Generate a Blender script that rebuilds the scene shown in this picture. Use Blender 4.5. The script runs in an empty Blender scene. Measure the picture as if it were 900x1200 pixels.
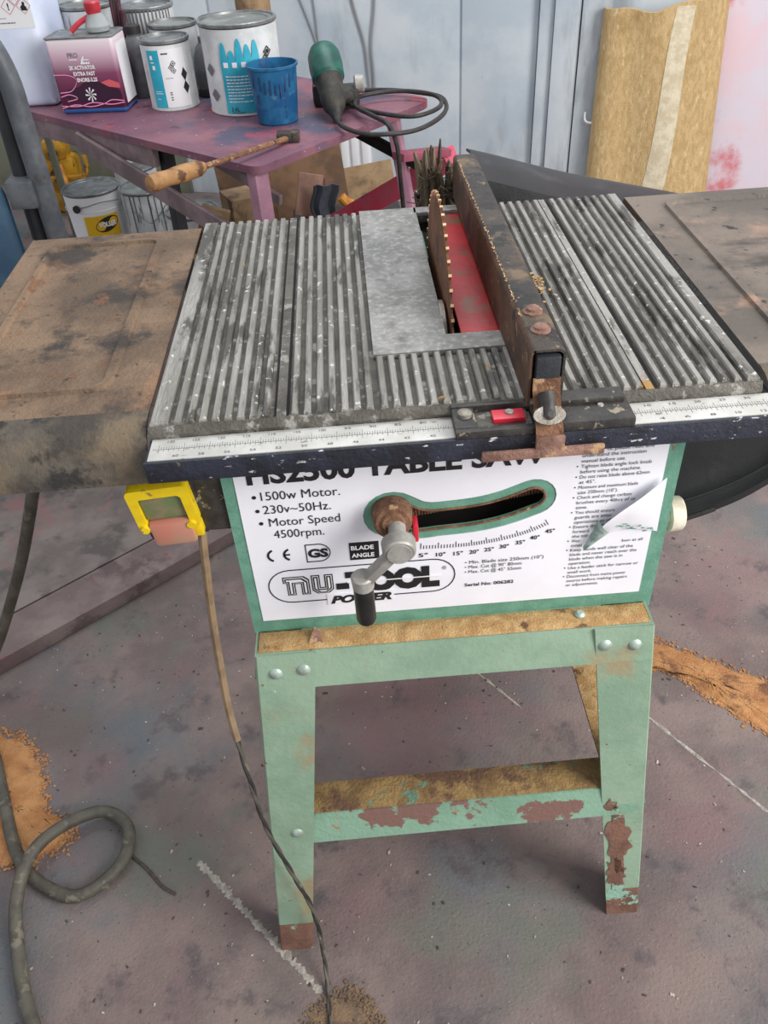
import bpy, bmesh, math, random
from mathutils import Matrix, Vector
random.seed(7)
PI = math.pi
scene = bpy.context.scene
C = scene.collection

# ------------------------------------------------------------------ camera
cam_d = bpy.data.cameras.new('camera')
cam_d.sensor_fit = 'VERTICAL'; cam_d.sensor_height = 36.0
cam_d.lens = 965.29 / 1200 * 36.0
cam_d.clip_start = 0.02
cam = bpy.data.objects.new('camera', cam_d); C.objects.link(cam)
X = Vector((0.99690, -0.06011, -0.05084)); Yd = Vector((-0.07763, -0.64303, -0.76190)); Zf = Vector((0.01311, 0.76348, -0.64570))
M = Matrix((X, -Yd, -Zf)).transposed().to_4x4()
M.translation = Vector((0.225, -0.7168, 1.417))
cam.matrix_world = M
scene.camera = cam

# ------------------------------------------------------------------ light
w = bpy.data.worlds.new('world'); scene.world = w; w.use_nodes = True
bg = w.node_tree.nodes['Background']
bg.inputs['Color'].default_value = (0.92, 0.95, 1.0, 1); bg.inputs['Strength'].default_value = 0.72
def area(name, loc, target, sx, sy, power, col=(1, 1, 1)):
    l = bpy.data.lights.new(name, 'AREA'); l.shape = 'RECTANGLE'; l.size = sx; l.size_y = sy; l.energy = power; l.color = col
    o = bpy.data.objects.new(name, l); C.objects.link(o); o.location = loc
    o.rotation_euler = (Vector(target) - Vector(loc)).to_track_quat('-Z', 'Y').to_euler()
    return o
area('doorway_light', (2.9, -1.5, 2.3), (0.4, 0.4, 0.7), 1.8, 2.2, 175, (1.0, 0.975, 0.94))
area('overhead_area', (0.6, 2.2, 4.2), (0.4, 1.2, 0.0), 2.2, 1.2, 75, (0.95, 0.98, 1.0))  # soft cool area light above the bench, no roof opening modelled
vs = scene.view_settings
vs.view_transform = 'Standard'; vs.look = 'None'; vs.exposure = 0.0; vs.gamma = 1.0; vs.use_curve_mapping = False

# ------------------------------------------------------------------ helpers: materials
def lin(c):
    return tuple(((v / 255) / 12.92 if v / 255 <= 0.04045 else (((v / 255) + 0.055) / 1.055) ** 2.4) for v in c[:3]) + (1,)
MATS = {}
def mat(name, c1, c2=None, scale=20, rough=0.6, metal=0.0, bump=0.0, bscale=None, layers=(), stretch=None, coord='pos', trans=0.0, grad=None, detail=6):
    """noise mix of c1/c2; layers = (colour, scale, threshold, softness[, stretch]) painted over by noise"""
    if name in MATS: return MATS[name]
    m = bpy.data.materials.new(name); m.use_nodes = True; nt = m.node_tree; N = nt.nodes; L = nt.links
    b = N['Principled BSDF']; b.inputs['Roughness'].default_value = rough; b.inputs['Metallic'].default_value = metal
    if coord == 'pos': src = N.new('ShaderNodeNewGeometry').outputs['Position']
    else: src = N.new('ShaderNodeTexCoord').outputs['Object']
    def noise(sc, st=None, det=detail, seed=0.0):
        mp = N.new('ShaderNodeMapping'); L.new(src, mp.inputs['Vector'])
        mp.inputs['Location'].default_value = (seed, seed * 1.7, seed * .6)
        if st: mp.inputs['Scale'].default_value = st
        n = N.new('ShaderNodeTexNoise'); n.inputs['Scale'].default_value = sc; n.inputs['Detail'].default_value = det
        n.inputs['Roughness'].default_value = 0.62
        L.new(mp.outputs[0], n.inputs['Vector']); return n.outputs['Fac']
    def mix(f, a, bcol):
        x = N.new('ShaderNodeMix'); x.data_type = 'RGBA'
        L.new(f, x.inputs[0]); 
        if isinstance(a, tuple): x.inputs[6].default_value = a
        else: L.new(a, x.inputs[6])
        if isinstance(bcol, tuple): x.inputs[7].default_value = bcol
        else: L.new(bcol, x.inputs[7])
        return x.outputs[2]
    def ramp(f, lo, hi):
        r = N.new('ShaderNodeMapRange'); r.interpolation_type = 'SMOOTHSTEP'; L.new(f, r.inputs[0])
        r.inputs[1].default_value = lo; r.inputs[2].default_value = hi; return r.outputs[0]
    col = lin(c1)
    if grad:      # printed gradient along object z: list of (z, colour)
        sp = N.new('ShaderNodeSeparateXYZ'); L.new(src, sp.inputs[0])
        mr = N.new('ShaderNodeMapRange'); L.new(sp.outputs[2], mr.inputs[0]); mr.inputs[1].default_value = grad[0][0]; mr.inputs[2].default_value = grad[-1][0]
        cr = N.new('ShaderNodeValToRGB'); L.new(mr.outputs[0], cr.inputs[0])
        z0, z1 = grad[0][0], grad[-1][0]
        els = cr.color_ramp.elements
        els[0].position = 0; els[0].color = lin(grad[0][1]); els[1].position = 1; els[1].color = lin(grad[-1][1])
        for z, cc in grad[1:-1]:
            e = els.new((z - z0) / (z1 - z0)); e.color = lin(cc)
        col = cr.outputs[0]
    elif c2: col = mix(ramp(noise(scale, stretch), 0.38, 0.62), lin(c1), lin(c2))
    for i, ly in enumerate(layers):
        lc, sc, th, soft = ly[:4]; st = ly[4] if len(ly) > 4 else None
        th = .5 + (th - .5) * .62; soft *= .7
        col = mix(ramp(noise(sc, st, 8, 3.1 * (i + 1)), th - soft, th + soft), col, lin(lc))
    if isinstance(col, tuple): b.inputs['Base Color'].default_value = col
    else: L.new(col, b.inputs['Base Color'])
    if bump:
        bn = N.new('ShaderNodeBump'); bn.inputs['Strength'].default_value = min(1, bump); bn.inputs['Distance'].default_value = 0.004
        L.new(noise(bscale or scale * 4, stretch, 5, 9.0), bn.inputs['Height']); L.new(bn.outputs[0], b.inputs['Normal'])
    if trans:
        b.inputs['Transmission Weight'].default_value = trans; b.inputs['IOR'].default_value = 1.3
    MATS[name] = m; return m

# ------------------------------------------------------------------ helpers: geometry
def bmn(): return bmesh.new()
def box(bm, x0, x1, y0, y1, z0, z1, bev=0.0, mx=None, seg=2):
    t = bmesh.new()
    vs_ = [t.verts.new((x, y, z)) for z in (z0, z1) for y in (y0, y1) for x in (x0, x1)]
    for f in ((0, 2, 3, 1), (4, 5, 7, 6), (0, 1, 5, 4), (2, 6, 7, 3), (0, 4, 6, 2), (1, 3, 7, 5)): t.faces.new([vs_[i] for i in f])
    if bev: bmesh.ops.bevel(t, geom=t.edges[:], offset=bev, segments=seg, profile=0.6, affect='EDGES')
    if mx is not None: t.transform(mx)
    merge(bm, t)
def merge(bm, t):
    bmesh.ops.recalc_face_normals(t, faces=t.faces[:])
    me = bpy.data.meshes.new('tmp'); t.to_mesh(me); t.free(); bm.from_mesh(me); bpy.data.meshes.remove(me)
def frame(p0, p1):
    d = (Vector(p1) - Vector(p0)); q = d.to_track_quat('Z', 'Y'); m = q.to_matrix().to_4x4(); m.translation = Vector(p0); return m, d.length
def lathe(bm, prof, mx=None, seg=32, cap=True):
    """prof = [(r, z)] from bottom to top"""
    t = bmesh.new(); rings = []
    for r, z in prof:
        rings.append([t.verts.new((r * math.cos(2 * PI * k / seg), r * math.sin(2 * PI * k / seg), z)) for k in range(seg)])
    for a, b in zip(rings, rings[1:]):
        for k in range(seg): t.faces.new((a[k], a[(k + 1) % seg], b[(k + 1) % seg], b[k]))
    if cap: t.faces.new(rings[0][::-1]); t.faces.new(rings[-1])
    if mx is not None: t.transform(mx)
    merge(bm, t)
def cyl(bm, p0, p1, r, r1=None, seg=20, bev=0.0):
    m, l = frame(p0, p1); r1 = r if r1 is None else r1
    if bev: pr = [(r - bev, 0), (r, bev), (r1, l - bev), (r1 - bev, l)]
    else: pr = [(r, 0), (r1, l)]
    lathe(bm, pr, m, seg)
def catmull(pts, n=8, closed=False):
    P = [Vector(p) for p in pts]; out = []
    if closed: idx = range(len(P))
    else: P = [P[0] * 2 - P[1]] + P + [P[-1] * 2 - P[-2]]; idx = range(1, len(P) - 2)
    K = len(P)
    for i in idx:
        p0, p1, p2, p3 = P[(i - 1) % K], P[i % K], P[(i + 1) % K], P[(i + 2) % K]
        for k in range(n):
            t = k / n
            out.append(0.5 * ((2 * p1) + (p2 - p0) * t + (2 * p0 - 5 * p1 + 4 * p2 - p3) * t * t + (3 * p1 - p0 - 3 * p2 + p3) * t ** 3))
    if not closed: out.append(P[-2].copy())
    return out
def tube(bm, pts, r, seg=10, flat=1.0, rfun=None):
    t = bmesh.new(); P = [Vector(p) for p in pts]; rings = []
    up = Vector((0, 0, 1)); prev = None
    for i, p in enumerate(P):
        d = (P[min(i + 1, len(P) - 1)] - P[max(i - 1, 0)]).normalized()
        a = prev if prev is not None else (up.cross(d) if abs(d.z) < 0.95 else Vector((1, 0, 0)).cross(d))
        a = (a - d * a.dot(d)).normalized(); bb = d.cross(a); prev = a
        rr = rfun(i / (len(P) - 1)) * r if rfun else r
        rings.append([t.verts.new(p + a * rr * math.cos(2 * PI * k / seg) + bb * rr * flat * math.sin(2 * PI * k / seg)) for k in range(seg)])
    for a, b in zip(rings, rings[1:]):
        for k in range(seg): t.faces.new((a[k], a[(k + 1) % seg], b[(k + 1) % seg], b[k]))
    t.faces.new(rings[0][::-1]); t.faces.new(rings[-1]); merge(bm, t)
def ring_tube(bm, pts, r, seg=8):
    pts = list(pts); tube(bm, pts + [pts[0]], r, seg)
def prism(bm, loops, mx, depth, two=True):
    """flat polygon with holes; loops in local xy, extruded +z by depth"""
    t = bmesh.new(); edges = []
    for lp in loops:
        vv = [t.verts.new((x, y, 0)) for x, y in lp]
        edges += [t.edges.new((vv[i], vv[(i + 1) % len(vv)])) for i in range(len(vv))]
    bmesh.ops.triangle_fill(t, use_beauty=True, edges=edges)
    if depth:
        fs = t.faces[:]
        r = bmesh.ops.extrude_face_region(t, geom=fs)
        bmesh.ops.translate(t, verts=[e for e in r['geom'] if isinstance(e, bmesh.types.BMVert)], vec=(0, 0, depth))
    t.transform(mx); merge(bm, t)
FRONT = Matrix(((1, 0, 0, 0), (0, 0, -1, 0), (0, 1, 0, 0), (0, 0, 0, 1)))   # local xy -> world xz, +z -> -y
def front_mx(y): m = FRONT.copy(); m.translation = Vector((0, y, 0)); return m
def bar(bm, p0, p1, w_, h_, bev=0.0, roll=0.0):
    m, l = frame(p0, p1); m = m @ Matrix.Rotation(roll, 4, 'Z')
    box(bm, -w_ / 2, w_ / 2, -h_ / 2, h_ / 2, 0, l, bev, m)
def sheet(bm, rows, th=0.003):
    t = bmesh.new(); V = [[t.verts.new(p) for p in r] for r in rows]
    for a, b in zip(V, V[1:]):
        for k in range(len(a) - 1): t.faces.new((a[k], a[k + 1], b[k + 1], b[k]))
    bmesh.ops.recalc_face_normals(t, faces=t.faces[:])
    if th: bmesh.ops.solidify(t, geom=t.faces[:], thickness=th)
    merge(bm, t)
def obj(name, bm, m, parent=None, smooth=35, label=None):
    me = bpy.data.meshes.new(name); bm.normal_update(); bm.to_mesh(me); bm.free()
    if m: me.materials.append(m)
    if smooth:
        for p in me.polygons: p.use_smooth = True
        me.set_sharp_from_angle(angle=math.radians(smooth))
    o = bpy.data.objects.new(name, me); C.objects.link(o)
    if parent is not None: put(o, parent)
    if label: o['label'] = label
    return o
INV = {}
def put(o, parent):
    o.parent = parent
    if parent.name in INV: o.matrix_parent_inverse = INV[parent.name]
def thing(name, label, cat, loc=(0, 0, 0), group=None):
    """Empty at the thing's base; its parts are built in world coordinates"""
    e = bpy.data.objects.new(name, None); C.objects.link(e); e.location = loc; e.empty_display_size = 0.05
    INV[e.name] = Matrix.Translation(-Vector(loc)); tag(e, label, cat, group); return e
def lthing(name, label, cat, loc, rz=0, group=None):
    """Empty whose parts are built in its own coordinates"""
    e = bpy.data.objects.new(name, None); C.objects.link(e); e.location = loc; e.rotation_euler = (0, 0, rz); e.empty_display_size = 0.05
    tag(e, label, cat, group); return e
def tag(o, label, cat, group=None):
    o['label'] = label; o['category'] = cat
    if group: o['group'] = group
    return o
def struct(o): o['kind'] = 'structure'; return o
def stuff(o): o['kind'] = 'stuff'; return o
def copy_part(o, parent, loc):
    c = o.copy(); C.objects.link(c); c.parent = parent; c.location = loc
    return c
TEXTS = []
def text(s, x0, x1, zb, h, m, parent, place, bold=0.0, shear=0.0, name='lettering', loc=None):
    """lettering fitted into x0..x1, cap height h, baseline zb; place(x, z) -> point on the thing"""
    cu = bpy.data.curves.new('txt', 'FONT'); cu.body = s; cu.size = 1; cu.offset = bold; cu.shear = shear; cu.resolution_u = 3
    o = bpy.data.objects.new('txt', cu); C.objects.link(o)
    TEXTS.append((o, s, x0, x1, zb, h, m, parent, place, name))
def print_bars(rects, m, parent, place, name='print_lines'):
    """flat print too small to read: short dashes (x0, x1, z0, z1)"""
    t = bmesh.new()
    for x0, x1, z0, z1 in rects:
        a = [[t.verts.new(place(x0 + (x1 - x0) * k / 4, z)) for k in range(5)] for z in (z0, z1)]
        for k in range(4): t.faces.new((a[0][k], a[0][k + 1], a[1][k + 1], a[1][k]))
    bm = bmesh.new(); merge(bm, t); return obj(name, bm, m, parent, smooth=0)
def dashes(x0, x1, zb, h, seed, n=9):
    r = random.Random(seed); out = []; x = x0
    while x < x1:
        e = min(x1, x + (x1 - x0) / n * r.uniform(.5, 1.5)); out.append((x, e, zb, zb + h)); x = e + (x1 - x0) / n * .22
    return out
def flush_texts():
    bpy.context.view_layer.update(); dg = bpy.context.evaluated_depsgraph_get()
    mes = [bpy.data.meshes.new_from_object(t[0].evaluated_get(dg)) for t in TEXTS]
    for me, (o, s, x0, x1, zb, h, m, parent, place, name) in zip(mes, TEXTS):
        bpy.data.objects.remove(o)
        if not me.vertices: continue
        xs = [v.co.x for v in me.vertices]; a, b = min(xs), max(xs)
        bm = bmesh.new(); bm.from_mesh(me); bmesh.ops.triangulate(bm, faces=bm.faces[:]); bpy.data.meshes.remove(me)
        if x1 is None: k = h / 0.72 * 0.86; x1 = x0 + (b - a) * k
        for v in bm.verts:
            v.co = Vector(place(x0 + (v.co.x - a) / (b - a) * (x1 - x0), zb + v.co.y / 0.72 * h))
        obj(name, bm, m, parent, smooth=0)
def on_plane(y): return lambda x, z: (x, y, z)
def on_cyl(cx, cy, r, a0):
    """x measured along the wall from angle a0, left to right as seen from outside"""
    def f(x, z): a = a0 + x / r; return (cx + r * math.cos(a), cy + r * math.sin(a), z)
    return f

# ------------------------------------------------------------------ materials
m_floor = mat('floor_paint', (130, 114, 109), (107, 94, 92), 5, 0.8, 0, 0.5, 160, layers=(
    ((96, 102, 106), 2.1, 0.64, 0.16), ((124, 99, 100), 2.7, 0.64, 0.14), ((104, 106, 98), 3.3, 0.70, 0.12), ((88, 80, 82), 13, 0.70, 0.12), ((162, 152, 146), 240, 0.78, 0.06), ((74, 66, 66), 170, 0.76, 0.06)))
m_wall = mat('wall_paint', (206, 214, 220), (186, 198, 208), 3, 0.6, 0, 0.15, 40, layers=(((156, 164, 170), 5, 0.66, 0.14, (1, 1, .25)), ((130, 122, 118), 50, 0.90, 0.02), ((182, 168, 150), 9, 0.82, 0.06, (1, 1, .2))))
m_wallpink = mat('wall_pink_overspray', (222, 214, 226), (232, 204, 212), 4, 0.6, 0, 0.1, 40, layers=(((214, 120, 128), 3.2, 0.66, 0.10),))
m_wallgreen = mat('wall_olive', (128, 130, 112), (110, 112, 98), 5, 0.7)
m_alu = mat('cast_aluminium', (160, 157, 151), (126, 123, 116), 26, 0.5, 0.3, 0.5, 300, stretch=(1, .12, 1), layers=(((84, 81, 76), 34, 0.62, 0.08, (1, .25, 1)), ((208, 206, 198), 90, 0.72, 0.04), ((160, 124, 72), 13, 0.80, 0.03)))
m_alud = mat('grimy_aluminium', (104, 99, 92), (80, 76, 69), 30, 0.6, 0.25, 0.5, 260, layers=(((150, 148, 142), 50, 0.66, 0.07),))
m_plate = mat('aluminium_plate', (158, 156, 153), (134, 132, 128), 14, 0.55, 0.25, 0.5, 300, layers=(((188, 187, 183), 120, 0.66, 0.22), ((112, 109, 104), 50, 0.70, 0.18)))
m_wing = mat('rusty_wing_steel', (134, 110, 88), (100, 82, 66), 7, 0.75, 0.1, 0.7, 190, layers=(((62, 54, 48), 9, 0.58, 0.09), ((148, 114, 86), 6, 0.68, 0.12), ((118, 82, 56), 22, 0.72, 0.10), ((50, 45, 42), 70, 0.74, 0.08)))
m_wingd = mat('dirty_wing_steel', (98, 90, 80), (66, 60, 54), 12, 0.7, 0.2, 0.5, 150, layers=(((116, 101, 82), 9, 0.68, 0.12), ((48, 45, 43), 26, 0.66, 0.08)))
m_wingr = mat('worn_wing_steel', (124, 112, 101), (94, 87, 80), 5, 0.65, 0.15, 0.4, 160, layers=(((72, 66, 62), 9, 0.62, 0.08, (.4, 1, 1)), ((158, 128, 108), 6, 0.68, 0.08), ((52, 48, 46), 40, 0.72, 0.04)))
m_navy = mat('chipped_navy_paint', (44, 48, 62), (30, 32, 40), 30, 0.5, 0, 0.4, 200, layers=(((196, 196, 198), 95, 0.74, 0.03, (.6, 1, 1.6)), ((110, 98, 86), 40, 0.80, 0.05)))
m_blackpl = mat('dusty_black_plastic', (40, 39, 38), (62, 58, 54), 40, 0.55, 0, 0.3, 150, layers=(((140, 128, 112), 70, 0.72, 0.04),))
m_scale = mat('scale_strip', (200, 199, 195), (182, 180, 174), 22, 0.5, 0, 0.1, 100, layers=(((126, 116, 100), 34, 0.74, 0.04, (1, 3, 1)),))
m_tick = mat('scale_print', (96, 96, 98), rough=0.6)
m_green = mat('green_body_paint', (108, 156, 136), (94, 142, 122), 40, 0.5, 0, 0.25, 260, layers=(((128, 96, 74), 24, 0.82, 0.02),))
m_leg = mat('green_leg_paint', (142, 166, 143), (124, 150, 128), 7, 0.55, 0, 0.25, 120, layers=(((150, 140, 110), 8, 0.70, 0.10), ((126, 96, 78), 13, 0.80, 0.016), ((112, 84, 70), 60, 0.82, 0.02), ((196, 214, 202), 70, 0.84, 0.02)))
m_rustleg = mat('rusted_leg_end', (126, 92, 76), (104, 72, 60), 24, 0.85, 0, 0.6, 160, layers=(((138, 176, 156), 15, 0.63, 0.02),))
m_brace = mat('peeling_green_brace', (130, 164, 142), (114, 148, 126), 10, 0.6, 0, 0.4, 130, layers=(((122, 92, 84), 9, 0.60, 0.012), ((150, 124, 92), 30, 0.76, 0.03)))
m_dust = mat('sawdust', (206, 170, 118), (182, 142, 92), 60, 0.95, 0, 1.0, 420, layers=(((112, 82, 58), 24, 0.70, 0.05),))
m_dustdark = mat('caked_sawdust', (150, 122, 78), (120, 94, 60), 30, 0.95, 0, 1.0, 200, layers=(((100, 74, 56), 12, 0.62, 0.05), ((96, 132, 112), 15, 0.70, 0.03)))
m_dustfloor = mat('orange_sawdust', (198, 146, 96), (180, 124, 78), 24, 0.95, 0, 1.0, 300, layers=(((132, 92, 66), 12, 0.68, 0.08),))
m_white = mat('sticker_white', (240, 239, 245), (233, 232, 239), 8, 0.42)
m_ink = mat('black_print', (28, 27, 30), rough=0.5)
m_inkg = mat('grey_print', (112, 112, 116), rough=0.5)
m_whiteink = mat('white_print', (238, 238, 240), rough=0.5)
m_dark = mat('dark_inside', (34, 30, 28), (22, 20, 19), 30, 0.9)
m_rust = mat('rust', (138, 100, 76), (104, 72, 52), 40, 0.85, 0.1, 0.8, 220, layers=(((176, 140, 104), 50, 0.66, 0.05), ((74, 54, 44), 26, 0.68, 0.05)))
m_rustpink = mat('rusted_pink_steel', (154, 118, 104), (120, 88, 76), 34, 0.8, 0.1, 0.6, 200, layers=(((182, 148, 112), 40, 0.66, 0.05),))
m_blade = mat('rusty_saw_blade', (128, 84, 56), (102, 66, 44), 26, 0.7, 0.25, 0.5, 220, layers=(((80, 56, 42), 16, 0.66, 0.06), ((150, 112, 80), 60, 0.72, 0.04)))
m_tip = mat('carbide_tip', (206, 170, 130), rough=0.5, metal=0.3)
m_red = mat('red_insert_paint', (190, 34, 42), (164, 32, 38), 22, 0.5, 0, 0.2, 120, layers=(((126, 82, 60), 16, 0.66, 0.06),))
m_fence = mat('fence_dark_paint', (70, 62, 54), (48, 44, 40), 16, 0.55, 0.1, 0.7, 170, layers=(((112, 94, 72), 14, 0.64, 0.10), ((34, 32, 31), 26, 0.58, 0.06), ((140, 120, 94), 80, 0.76, 0.05)))
m_fenceside = mat('fence_side_rust', (102, 74, 56), (76, 56, 44), 18, 0.7, 0.1, 0.6, 150, layers=(((50, 42, 36), 14, 0.66, 0.06), ((150, 122, 92), 70, 0.73, 0.03)))
m_steel = mat('dull_steel', (168, 162, 154), (132, 124, 114), 60, 0.45, 0.5, 0.3, 200)
m_zinc = mat('cast_zinc', (172, 170, 164), (150, 147, 140), 40, 0.5, 0.3, 0.2, 160)
m_bolt = mat('bolt_head', (172, 192, 180), (150, 160, 150), 60, 0.4, 0.4, 0.2)
m_grip = mat('black_grip', (36, 35, 36), (24, 24, 25), 40, 0.35)
m_redpl = mat('red_plastic', (206, 40, 60), rough=0.4)
m_yellow = mat('yellow_plastic', (234, 204, 24), (222, 188, 20), 30, 0.45, 0, 0.1, 120, layers=(((150, 128, 60), 40, 0.79, 0.03),))
m_btng = mat('dirty_green_button', (104, 118, 78), (132, 122, 94), 50, 0.6, layers=(((52, 116, 62), 22, 0.62, 0.08),))
m_btnr = mat('dirty_red_button', (190, 122, 104), (174, 134, 112), 40, 0.6, layers=(((206, 96, 84), 26, 0.62, 0.08),))
m_cap = mat('ivory_plastic', (226, 220, 204), (206, 196, 172), 60, 0.5)
m_rubber = mat('black_rubber', (34, 32, 32), (50, 47, 45), 60, 0.6)
m_hose = mat('grey_hose', (88, 84, 74), (70, 66, 58), 30, 0.6, 0, 0.2, 120, layers=(((112, 106, 92), 40, 0.68, 0.06),))
m_cord = mat('dusty_cord', (132, 110, 84), (112, 92, 70), 40, 0.7)
m_bumper = mat('black_bumper_plastic', (38, 38, 40), (30, 30, 32), 9, 0.5, 0, 0.15, 200, layers=(((58, 56, 55), 16, 0.72, 0.16),))
m_net = mat('black_mesh_grille', (24, 24, 26), (32, 32, 34), 90, 0.6, 0, 0.6, 200)
m_board = mat('painted_grey_board', (130, 120, 114), (108, 98, 95), 6, 0.75, 0, 0.4, 120, layers=(((92, 84, 82), 10, 0.62, 0.08), ((134, 104, 100), 6, 0.70, 0.08), ((170, 164, 156), 140, 0.82, 0.04)))
m_plank = mat('painted_plank', (136, 120, 116), (112, 96, 94), 7, 0.75, 0, 0.4, 120, layers=(((98, 82, 82), 10, 0.62, 0.08), ((140, 70, 74), 14, 0.76, 0.04), ((170, 164, 156), 140, 0.82, 0.04)))
m_bench = mat('bench_paint', (140, 92, 104), (112, 74, 92), 5, 0.5, 0, 0.3, 90, layers=(((84, 78, 100), 4.5, 0.58, 0.08), ((160, 70, 84), 6, 0.68, 0.06), ((206, 196, 200), 70, 0.78, 0.02), ((70, 52, 60), 18, 0.74, 0.06)))
m_benchleg = mat('pink_dusted_steel', (172, 128, 146), (148, 106, 124), 10, 0.6, 0, 0.2, 90)
m_benchbar = mat('mauve_grey_bar', (140, 120, 124), (112, 96, 98), 10, 0.6, 0, 0.3, 90)
m_redbar = mat('red_painted_bar', (212, 58, 82), (190, 84, 106), 9, 0.5, 0, 0.2, 90, layers=(((120, 44, 54), 20, 0.72, 0.05),))
m_carpet = mat('jute_underlay', (212, 182, 132), (194, 162, 112), 70, 0.95, 0, 1.0, 260, stretch=(1, 1, .4), layers=(((164, 130, 84), 3.6, 0.70, 0.16), ((224, 198, 150), 60, 0.68, 0.08, (1, 1, .3))))
m_stripe = mat('pale_fabric_strip', (226, 214, 186), (206, 192, 162), 30, 0.9, 0, 0.6, 160)
m_tin = mat('tin_rim', (150, 152, 152), (120, 122, 122), 30, 0.4, 0.6)
m_tinlid = mat('tin_lid', (138, 142, 138), (112, 115, 112), 14, 0.6, 0.1, layers=(((176, 180, 178), 22, 0.76, 0.1),))
m_tinwhite = mat('paint_splashed_white', (218, 220, 220), (196, 200, 200), 16, 0.5, 0, 0.1, 60, layers=(((150, 150, 146), 26, 0.72, 0.04, (1, 1, .2)),))
m_teal = mat('teal_print', (36, 160, 186), (60, 178, 200), 12, 0.45, layers=(((196, 220, 226), 40, 0.82, 0.03, (1, 1, .15)),))
m_tinlabel = mat('label_white', (232, 232, 234), rough=0.5)
m_jug = mat('white_jerrycan_plastic', (222, 230, 246), (206, 216, 238), 5, 0.45)
m_cup = mat('blue_cup_plastic', (36, 92, 140), (52, 120, 164), 20, 0.3, 0, 0.1, 60, layers=(((96, 140, 172), 30, 0.74, 0.08),), trans=0.25)
m_bottle = mat('smoky_grey_plastic', (108, 110, 112), (84, 84, 88), 18, 0.35)
m_grinder = mat('teal_green_plastic', (24, 92, 78), (20, 70, 62), 30, 0.45)
m_grinderd = mat('grinder_dark', (40, 40, 36), (62, 58, 50), 40, 0.6, 0, 0.3)
m_wood = mat('worn_handle_wood', (170, 128, 82), (142, 102, 62), 30, 0.65, 0, 0.3, 120, layers=(((96, 64, 40), 26, 0.66, 0.06),))
m_card = mat('dusty_cardboard', (158, 132, 100), (134, 108, 80), 10, 0.9, layers=(((104, 84, 66), 8, 0.66, 0.08),))
m_darkcard = mat('brown_board', (112, 84, 62), (88, 66, 50), 10, 0.9)
m_rag = mat('teal_grey_rag', (104, 122, 124), (84, 98, 102), 14, 0.95, 0, 0.6, 60)
m_orange = mat('orange_plastic', (204, 140, 44), (170, 104, 36), 30, 0.5)
m_machine = mat('yellow_machine_paint', (196, 146, 26), (160, 112, 22), 16, 0.55, 0, 0.2, 60, layers=(((70, 50, 30), 14, 0.64, 0.05),))
m_trolley = mat('grey_tube_paint', (100, 104, 108), (78, 82, 88), 14, 0.5, 0.1, 0.2, 80, layers=(((140, 140, 140), 60, 0.86, 0.03), ((70, 68, 66), 22, 0.76, 0.06)))
m_trblack = mat('black_tube_paint', (44, 46, 50), (34, 36, 40), 20, 0.5)
m_blue = mat('blue_panel_paint', (60, 92, 116), (48, 76, 98), 9, 0.5, 0, 0.1, 60, layers=(((90, 116, 134), 14, 0.68, 0.08),))
m_bark = mat('frayed_bark', (120, 106, 86), (76, 66, 54), 40, 0.95, 0, 1.0, 130, stretch=(1, 1, .2), layers=(((140, 122, 96), 50, 0.68, 0.04, (1, 1, .2)),))
m_volleryel = mat('label_yellow', (226, 178, 24), rough=0.5)
m_vollerblk = mat('label_green_black', (22, 36, 28), rough=0.5)
m_act = mat('activator_print', (90, 40, 70), coord='obj', rough=0.35, grad=[(0, (44, 88, 150)), (0.012, (50, 96, 160)), (0.0125, (64, 22, 50)), (0.05, (88, 28, 60)), (0.10, (128, 66, 96)), (0.15, (206, 176, 190)), (0.19, (238, 232, 234))])
m_pink = mat('pink_streak_print', (236, 150, 190), rough=0.4)
m_carink = mat('car_print', (52, 22, 46), rough=0.4)
m_redclear = mat('red_spout_plastic', (196, 54, 66), (170, 40, 54), 30, 0.4)
m_clear = mat('clear_bag', (190, 196, 196), rough=0.25, trans=0.4)
m_chip = mat('floor_chips', (196, 190, 180), (120, 108, 98), 200, 0.8)
m_chipd = mat('dark_chips', (60, 52, 50), (84, 72, 66), 200, 0.8)
m_filler = mat('white_filler', (178, 172, 162), (146, 138, 130), 60, 0.9, 0, 1.0, 160)
m_brush = mat('brush_sticks', (88, 46, 56), (64, 40, 46), 40, 0.7)
m_bluecan = mat('blue_can', (38, 60, 140), rough=0.4)
m_shirtgrey = mat('grey_cable', (140, 142, 146), rough=0.6)

# ------------------------------------------------------------------ setting
bm = bmn(); box(bm, -7.0, 6.0, -4.0, 6.6, -0.05, 0)
floor = struct(obj('floor', bm, m_floor, smooth=0))
# filler and chalk lines on the floor
def ragged_strip(p0, p1, wdt, hgt, n, m, name):
    bm = bmn(); a = Vector(p0); b = Vector(p1); d = (b - a).normalized(); nn = Vector((-d.y, d.x, 0)); L_, R_, T_ = [], [], []
    rows = []
    for i in range(n + 1):
        c = a.lerp(b, i / n) + nn * random.uniform(-.12, .12) * wdt
        wv = wdt * random.uniform(.35, 1.35) * (0.4 if i in (0, n) else 1)
        rows.append([c - nn * wv / 2 + Vector((0, 0, .0004)), c + Vector((0, 0, hgt * random.uniform(.5, 1.2))), c + nn * wv / 2 + Vector((0, 0, .0004))])
    sheet(bm, rows, 0); return obj(name, bm, m, floor, 60)
ragged_strip((-.137, .030, 0), (.085, -.205, 0), .014, .0018, 90, m_filler, 'filler_strip')
ragged_strip((.745, .258, 0), (.90, .030, 0), .006, .0012, 26, m_filler, 'filler_strip')
ragged_strip((.33, .52, 0), (.50, .30, 0), .006, .0012, 26, m_filler, 'filler_strip')
ragged_strip((-.02, .36, 0), (.09, .42, 0), .004, .0010, 12, m_filler, 'filler_strip')
bm = bmn(); tube(bm, catmull([(-.262, .052, .003), (-.225, .02, .003), (-.195, -.012, .003), (-.17, -.028, .003)], 5), .003, 6, .6)
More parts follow.
